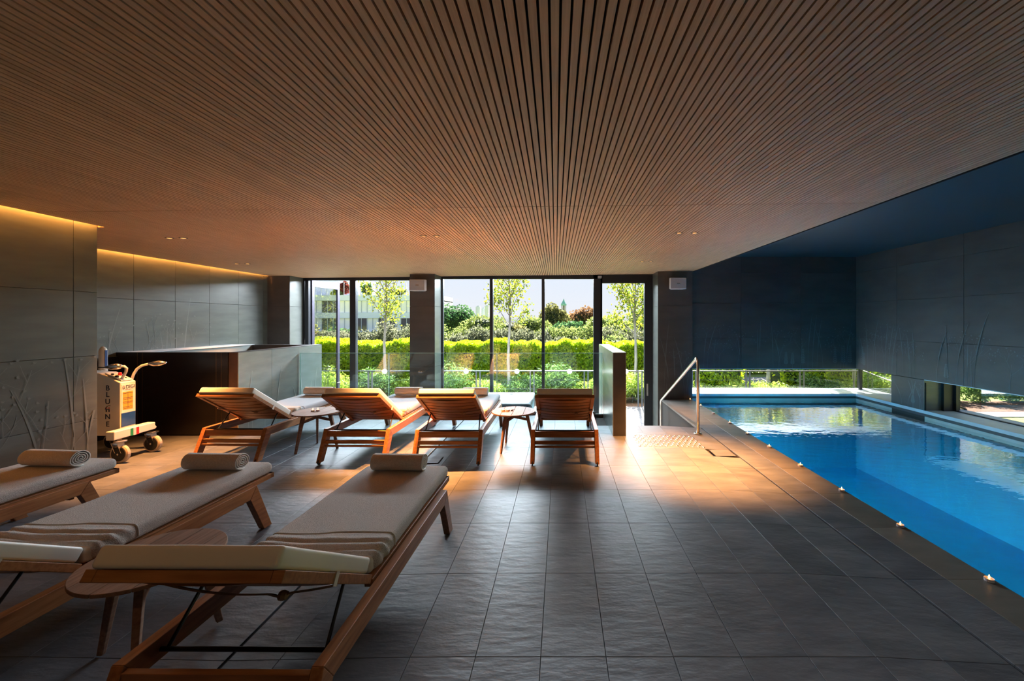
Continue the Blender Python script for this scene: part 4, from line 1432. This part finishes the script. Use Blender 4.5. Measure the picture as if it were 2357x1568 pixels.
def clump(n, c, rad, k=9, seed=0, shell=.75):
    """leaf points on a cluster of small balls filling an ellipsoid"""
    r = np.random.default_rng(seed)
    c = np.array(c); rad = np.array(rad)
    d = r.normal(size=(k, 3)); d /= np.linalg.norm(d, axis=1)[:, None]
    cen = d * (r.random((k, 1)) ** .4) * .62
    q = r.integers(0, k, n)
    e = r.normal(size=(n, 3)); e /= np.linalg.norm(e, axis=1)[:, None]
    rr = (shell + (1 - shell) * r.random((n, 1))) * (.38 + .12 * r.random(k))[q][:, None]
    return c + (cen[q] + e * rr) * rad
yews = [(-10.8, 0), (-9.4, 1), (-8.1, 0), (-7.0, 1), (-5.9, 0), (-4.7, 1), (-3.5, 0), (-2.4, 1), (-1.2, 0), (-.1, 0), (1.1, 1), (2.2, 1), (3.3, 0), (4.4, 1), (5.6, 1), (6.8, 1), (8.2, 0), (9.4, 1)]
ORD = 'first second third fourth fifth sixth seventh eighth ninth tenth eleventh twelfth thirteenth fourteenth fifteenth sixteenth seventeenth eighteenth'.split()
for i, (x, b) in enumerate(yews):
    hgt = .95 + .25 * math.sin(i * 2.3)
    if x > 4.5: hgt = .80 + .15 * math.sin(i * 2)
    y = 12.75 + .3 * math.sin(i * 1.7)
    e = empty('yew_bush', (x, y, -1.03), label='low feathery %s yew bush behind the railing, %s bush from the left' % ('yellow green' if b else 'dark green', ORD[i]), cat='bush', group='%s low yew bushes behind the railing' % ('yellow green' if b else 'dark green'))
    pts = clump(2600, (0, 0, hgt * .5), (.95, .62, hgt * .62), 12, 100 + i, .5)
    pts = pts[pts[:, 2] > .02]
    leaves('foliage', pts, .030, leaf_yewy if b else leaf_yew, e, up=1.0, elong=4.0)
    MB().tube([(0, 0, 0), (.02, .01, hgt * .5), (.06, 0, hgt * .85)], [.03, .02, .008], 6).build('stem', bark_d, e)
for i, (x, y) in enumerate(((9.9, 13.0), (11.0, 12.9), (12.1, 13.05), (13.2, 12.9), (14.3, 13.05), (15.5, 12.9), (16.7, 13.0))):
    e = empty('yew_bush', (x, y, -1.03), label='dark yew bush in the mulch beyond the lawn, %s from the left' % ORD[i], cat='bush', group='yew bushes in the mulch bed')
    leaves('foliage', clump(2600, (0, 0, .42), (.85, .5, .62), 12, 300 + i, .5), .034, leaf_yew, e, up=.8, elong=3.6)
    MB().tube([(0, 0, 0), (.02, .01, .4), (.06, 0, .8)], [.03, .02, .008], 6).build('stem', bark_d, e)

belt = [(-15, 25, .95, leaf_grey), (-11, 24, .8, leaf_grey), (-7, 26, .75, leaf_mid), (-3, 25, .65, leaf_grey), (1, 26, .7, leaf_mid), (5, 25, .75, leaf_grey), (9, 26, 1.5, leaf_mid), (13, 25, 1.7, leaf_dark), (17, 26, 1.5, leaf_mid)]
for i, (x, y, zt_, m_) in enumerate(belt):
    e = empty('shrub', (x, y, -1.05), label='wide shrub thicket beyond the hedge, %s thicket from the left' % ORD[i], cat='shrub', group='shrub thickets beyond the hedge')
    p = np.concatenate([clump(2600, (q * 1.35 - 2.0, 0, 1.2), (1.25, 1.0, (zt_ + 1.3) * .62 * (1 + .15 * math.sin(i * 3 + q * 2.1))), 16, 40 + i * 5 + q, .6) for q in range(4)])
    leaves('foliage', p[p[:, 2] > 0], .085, m_, e, up=.4, elong=1.8)
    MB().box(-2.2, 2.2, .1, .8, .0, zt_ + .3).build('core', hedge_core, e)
    MB().tube([(0, 0, 0), (0, 0, 1.5)], .06, 6).build('stem', bark_d, e)
def young_tree(x, y, h, seed, label, crown0=2.15, spread=1.0, nl=2600, lm=leaf_young):
    r = random.Random(seed)
    e = empty('young_tree', (x, y, -1.05), label=label, cat='tree', group='young pale barked trees behind the railing')
    pts = [(0, 0, 0)]
    for k in range(1, 9):
        pts.append((.03 * math.sin(k * 1.3 + seed), .03 * math.cos(k + seed), h * k / 8))
    MB().tube(pts, [.062 - .0065 * k for k in range(9)], 8).build('trunk', bark_y, e, smooth=True)
    bm_ = MB(); lp = []
    nb = 26
    for k in range(nb):
        t = k / (nb - 1)
        z = crown0 + (h - crown0) * t * .96
        an = k * 2.4 + r.random()
        L_ = spread * (.55 + .75 * math.sin(math.pi * (.12 + .80 * t))) * (.75 + .5 * r.random())
        el = .75 + .3 * r.random()
        p = Vector((0, 0, z)); dirn = Vector((math.cos(an) * math.cos(el), math.sin(an) * math.cos(el), math.sin(el)))
        path = [tuple(p)]
        for q in range(6):
            p = p + dirn * (L_ / 6)
            dirn = (dirn + Vector((r.gauss(0, .12), r.gauss(0, .12), .02 - .05 * (q > 3)))).normalized()
            path.append(tuple(p))
            if q > 1:
                for _ in range(int(nl / nb / 4 * .75)):
                    lp.append(tuple(p + Vector((r.gauss(0, .13), r.gauss(0, .13), r.gauss(0, .11)))))
            if q in (2, 4):
                d2 = (dirn + Vector((r.gauss(0, .6), r.gauss(0, .6), .2))).normalized()
                q_ = [tuple(p)]
                pp_ = p.copy()
                for _ in range(3):
                    pp_ = pp_ + d2 * (L_ * .14)
                    q_.append(tuple(pp_))
                    for __ in range(int(nl / nb / 6 * .6)):
                        lp.append(tuple(pp_ + Vector((r.gauss(0, .10), r.gauss(0, .10), r.gauss(0, .09)))))
                bm_.tube(q_, [.006, .005, .004, .003], 4, cap=False)
        bm_.tube(path, [.017, .014, .012, .010, .008, .006, .004], 5, cap=False)
    bo = bm_.build('branches', bark_y, e); bo['kind'] = 'stuff'
    leaves('foliage', np.array(lp), .060, lm, e, up=.1, elong=1.5)
    return e
for (px, h, sd, lab, c0, sp_, nl) in ((887, 5.0, 1, 'young tree with sparse yellow leaves left of the first column', 2.2, .95, 1500),
                                  (1172, 5.2, 2, 'young tree with thin pale trunk behind the middle window', 2.3, .95, 2000),
                                  (1462, 5.0, 5, 'leafy young tree outside the glass door', 2.0, 1.05, 3800),
                                  (1770, 5.0, 4, 'young tree trunk seen through the low pool window', 2.1, 1.0, 2400),
                                  (1965, 5.2, 6, 'young tree outside the pool corner window', 1.9, 1.2, 4200)):
    young_tree((px - 1292) * 13.1 / 942, 13.1, h, sd, lab, c0, sp_, nl)

def tree(px, y_top, w_px, Y, mat, label, n=2600, seed=0, bark=bark_d, name='tree', base=None, zb=None, squash=1.0):
    x = (px - 1292) * Y / 942
    zt_ = 1.5 - (y_top - 740) * Y / 942
    w = w_px * 1.6 * Y / 942 / 2
    n = int(n * 1.9)
    z0 = -1.05
    crown_lo = z0 + (zt_ - z0) * (.12 if zb is None else zb)
    e = empty(name, (x, Y, z0), label=label, cat='tree' if name == 'tree' else 'shrub', group=None)
    cz, rz_ = (zt_ + crown_lo) / 2 - z0, (zt_ - crown_lo) / 2
    pts = clump(n, (0, 0, cz), (w, w * .8, rz_), 22, seed, .6)
    leaves('foliage', pts, 3.6 * Y / 942, mat, e, up=.3, elong=1.5)
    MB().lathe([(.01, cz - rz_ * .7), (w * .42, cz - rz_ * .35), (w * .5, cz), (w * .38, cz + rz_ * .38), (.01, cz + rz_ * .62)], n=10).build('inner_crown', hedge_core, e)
    MB().tube([(0, 0, 0), (w * .03, 0, cz * .6), (0, 0, cz)], [w * .09, w * .07, w * .04], 7).build('trunk', bark, e)
    return e
T_ = [(1052, 690, 82, 42, leaf_dark, 'round dark green tree in the left of the middle window', 4200),
      (1113, 716, 74, 36, leaf_mid, 'yellow green tree right of the round dark tree', 3200),
      (1163, 728, 70, 38, leaf_olive, 'olive tree behind the thin young tree', 2600),
      (1222, 722, 64, 40, leaf_mid, 'mid green tree left of the olive brown one', 2600),
      (1272, 695, 52, 44, leaf_olive, 'tall olive brown tree left of the church tower', 3400),
      (1308, 733, 66, 34, leaf_dark, 'dark green tree below the church tower', 2600),
      (1341, 699, 58, 46, leaf_rust, 'rusty brown crowned tree right of the church tower', 3200),
      (1376, 722, 60, 38, leaf_mid, 'green tree behind the door post', 2200),
      (1420, 728, 74, 36, leaf_mid, 'pale green tree behind the glass door', 2600),
      (1478, 700, 74, 40, leaf_mid, 'tall green tree at the right edge of the glass door', 2600),
      (1560, 690, 110, 40, leaf_dark, 'dark tree hidden behind the right column', 2000),
      (1700, 690, 130, 42, leaf_mid, 'broad green tree mirrored in the pool', 3200),
      (1850, 700, 130, 38, leaf_olive, 'broad olive tree mirrored in the pool', 3200),
      (2010, 680, 140, 34, leaf_mid, 'green tree beyond the corner of the pool', 3200),
      (1045, 762, 60, 24, leaf_grey, 'pale grey green shrub below the round dark tree', 2000),
      (1090, 768, 60, 25, leaf_grey, 'pale shrub below the yellow green tree', 2000),
      (1215, 766, 70, 26, leaf_mid, 'leafy shrub above the hedge in the middle window', 2000),
      (1300, 770, 80, 24, leaf_grey, 'pale shrub above the hedge below the church tower', 2000),
      (1420, 768, 90, 23, leaf_mid, 'leafy shrub above the hedge at the glass door', 2200),
      (730, 757, 56, 30, leaf_red, 'reddish brown shrub behind the open door leaf', 1800),
      (782, 748, 62, 32, leaf_dark, 'dark green shrub in front of the white building', 2200),
      (852, 755, 80, 28, leaf_grey, 'grey green shrub left of the yellow young tree trunk', 2600),
      (918, 750, 74, 30, leaf_grey, 'grey green shrub beside the first column', 2400),
      (975, 745, 80, 30, leaf_dark, 'dark shrub behind the first column', 1500),
      (690, 735, 60, 34, leaf_olive, 'olive shrub at the left edge of the open door', 1500)]
for i, t in enumerate(T_):
    tree(*t[:5], t[5], n=t[6], seed=500 + i, name='tree' if 'tree' in t[5].split(' in ')[0].split(' behind ')[0].split(' beside ')[0] or 'tree' in t[5][:40] and 'shrub' not in t[5] else 'shrub', zb=.02 if 'shrub' in t[5] else .10)
for i, (x, y) in enumerate(((17, 27), (22, 25.5), (27, 27.5), (33, 26), (40, 29))):
    e = empty('tree', (x, y, -1.05), label='leafy tree on the lawn right of the pool house, %s from the path end' % ['first', 'second', 'third', 'fourth', 'fifth'][i], cat='tree')
    leaves('foliage', clump(3200, (0, 0, 3.2), (2.6, 2.0, 3.0), 22, 700 + i, .6), .085, leaf_mid if i % 2 else leaf_olive, e, up=.3)
    MB().tube([(0, 0, 0), (.1, 0, 2), (0, 0, 3)], [.14, .11, .07], 7).build('trunk', bark_d, e)

for i, (x, y, h_, m_) in enumerate(((8.5, 22, 7.5, leaf_mid), (12.5, 24, 8.5, leaf_olive), (16.5, 22, 8.0, leaf_mid), (20, 18, 9.0, leaf_mid), (25, 20, 10, leaf_olive), (31, 23, 10, leaf_mid))):
    e = empty('tree', (x, y, -1.05), label='tall park tree mirrored in the pool water, %s from the left' % ORD[i], cat='tree', group='tall park trees right of the building')
    leaves('foliage', clump(5200, (0, 0, h_ * .6), (2.2, 2.0, h_ * .45), 30, 760 + i, .6), .10, m_, e, up=.3)
    MB().tube([(0, 0, 0), (.1, 0, h_ * .4), (0, 0, h_ * .7)], [.16, .12, .06], 7).build('trunk', bark_d, e)
# white building with roof garden
BY = 100.0
def bX(px): return (px - 1292) * BY / 942
def bZ(py): return 1.5 - (py - 740) * BY / 942
bd = empty('office_building', (bX(830), BY, -1.05), label='white office building with long window bands and a roof garden', cat='building')
def bb(p0, p1, y0, y1, za, zb): return B(bX(p0) - bX(830), bX(p1) - bX(830), y0, y1, za + 1.05, zb + 1.05)
for (pa, pb_) in ((679.7, 692.4), (719.8, 732.6), (762, 776)):
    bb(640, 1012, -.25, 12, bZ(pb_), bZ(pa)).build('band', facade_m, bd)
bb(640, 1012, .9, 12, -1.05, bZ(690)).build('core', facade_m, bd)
r_ = random.Random(5)
for (pa, pb_) in ((692.6, 719.6), (732.8, 761.8)):
    for k in range(27):
        p0 = 662 + 13 * k
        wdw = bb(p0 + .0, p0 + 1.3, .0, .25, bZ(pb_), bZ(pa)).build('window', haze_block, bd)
        dark = (k % 5 in (1, 2, 3)) if k < 11 else (r_.random() < .35)
        B(bX(p0 + 1.3) - bX(830), bX(p0 + 13) - bX(830), .15, .2, bZ(pb_) + 1.05, bZ(pa) + 1.05).build('pane', pane_dark if dark else blind_m, wdw)
for k in range(27):
    p0 = 662 + 13 * k
    bb(p0, p0 + .9, -.2, -.1, bZ(679.7), bZ(650)).build('roof_post', haze_block, bd)
for i, (px, pyt, w, m_, lab) in enumerate(((782, 646, 34, leaf_red, 'red leaved shrub on the roof of the white building'),
                                      (768, 664, 34, leaf_mid, 'green shrub on the roof at the open door side'),
                                      (838, 652, 32, leaf_dark, 'dark green shrub on the roof behind the yellow tree'),
                                      (905, 664, 60, leaf_mid, 'low green planting on the roof near the column'))):
    x = bX(px); zt_ = bZ(pyt); zb_ = bZ(680)
    e = empty('shrub', (x, BY + 1.5, zb_), label=lab, cat='shrub')
    leaves('foliage', clump(1400, (0, 0, (zt_ - zb_) * .5), (w * BY / 942 / 2, 1.2, (zt_ - zb_) * .58), 12, 900 + i, .5), .34, m_, e)
    MB().tube([(0, 0, 0), (0, 0, (zt_ - zb_) * .6)], .12, 6).build('trunk', bark_d, e)
pe = empty('penthouse', (bX(790), BY + 9, bZ(680)), label='pale penthouse storey set back on the white building', cat='building')
B(-14, 1.0, 0, 6, 0, bZ(640) - bZ(680)).build('wall', blind_m, pe)
B(-15, 1.6, -1, 7, bZ(640) - bZ(680), bZ(637) - bZ(680)).build('roof', facade_m, pe)
# church tower with green copper spire
TY = 150.0
ct = empty('church_tower', ((1297.5 - 1292) * TY / 942, TY, -1.05), label='slim church tower with a green copper spire on the horizon', cat='tower')
def tz(py): return 1.5 - (py - 740) * TY / 942 + 1.05
MB().lathe([(.95, 0), (.95, tz(726)), (1.05, tz(725.5)), (1.05, tz(724))], n=8).build('shaft', tower_m, ct)
for k in range(8):
    a = 2 * math.pi * (k + .5) / 8
    B(-.13, .13, -.13, .13, tz(724), tz(703.5)).build('column', tower_m, ct, loc=(.82 * math.cos(a), .82 * math.sin(a), 0))
MB().lathe([(.42, tz(724)), (.42, tz(703.5))], n=8).build('lantern_core', tower_m, ct)
MB().lathe([(1.05, tz(703.5)), (1.0, tz(700)), (.72, tz(697)), (.35, tz(693)), (.04, tz(688))], n=8).build('spire', copper_m, ct)
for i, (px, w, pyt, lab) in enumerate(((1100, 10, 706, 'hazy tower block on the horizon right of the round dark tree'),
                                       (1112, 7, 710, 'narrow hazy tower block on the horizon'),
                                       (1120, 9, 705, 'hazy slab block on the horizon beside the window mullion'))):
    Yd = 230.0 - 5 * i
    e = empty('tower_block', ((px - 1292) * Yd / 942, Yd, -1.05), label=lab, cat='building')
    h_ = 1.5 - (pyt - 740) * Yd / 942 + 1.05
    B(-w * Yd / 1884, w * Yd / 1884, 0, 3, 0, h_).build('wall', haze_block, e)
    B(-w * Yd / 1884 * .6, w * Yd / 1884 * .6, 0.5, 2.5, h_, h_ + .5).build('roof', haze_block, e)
print('slats', nslat, 'objects', len(bpy.data.objects))
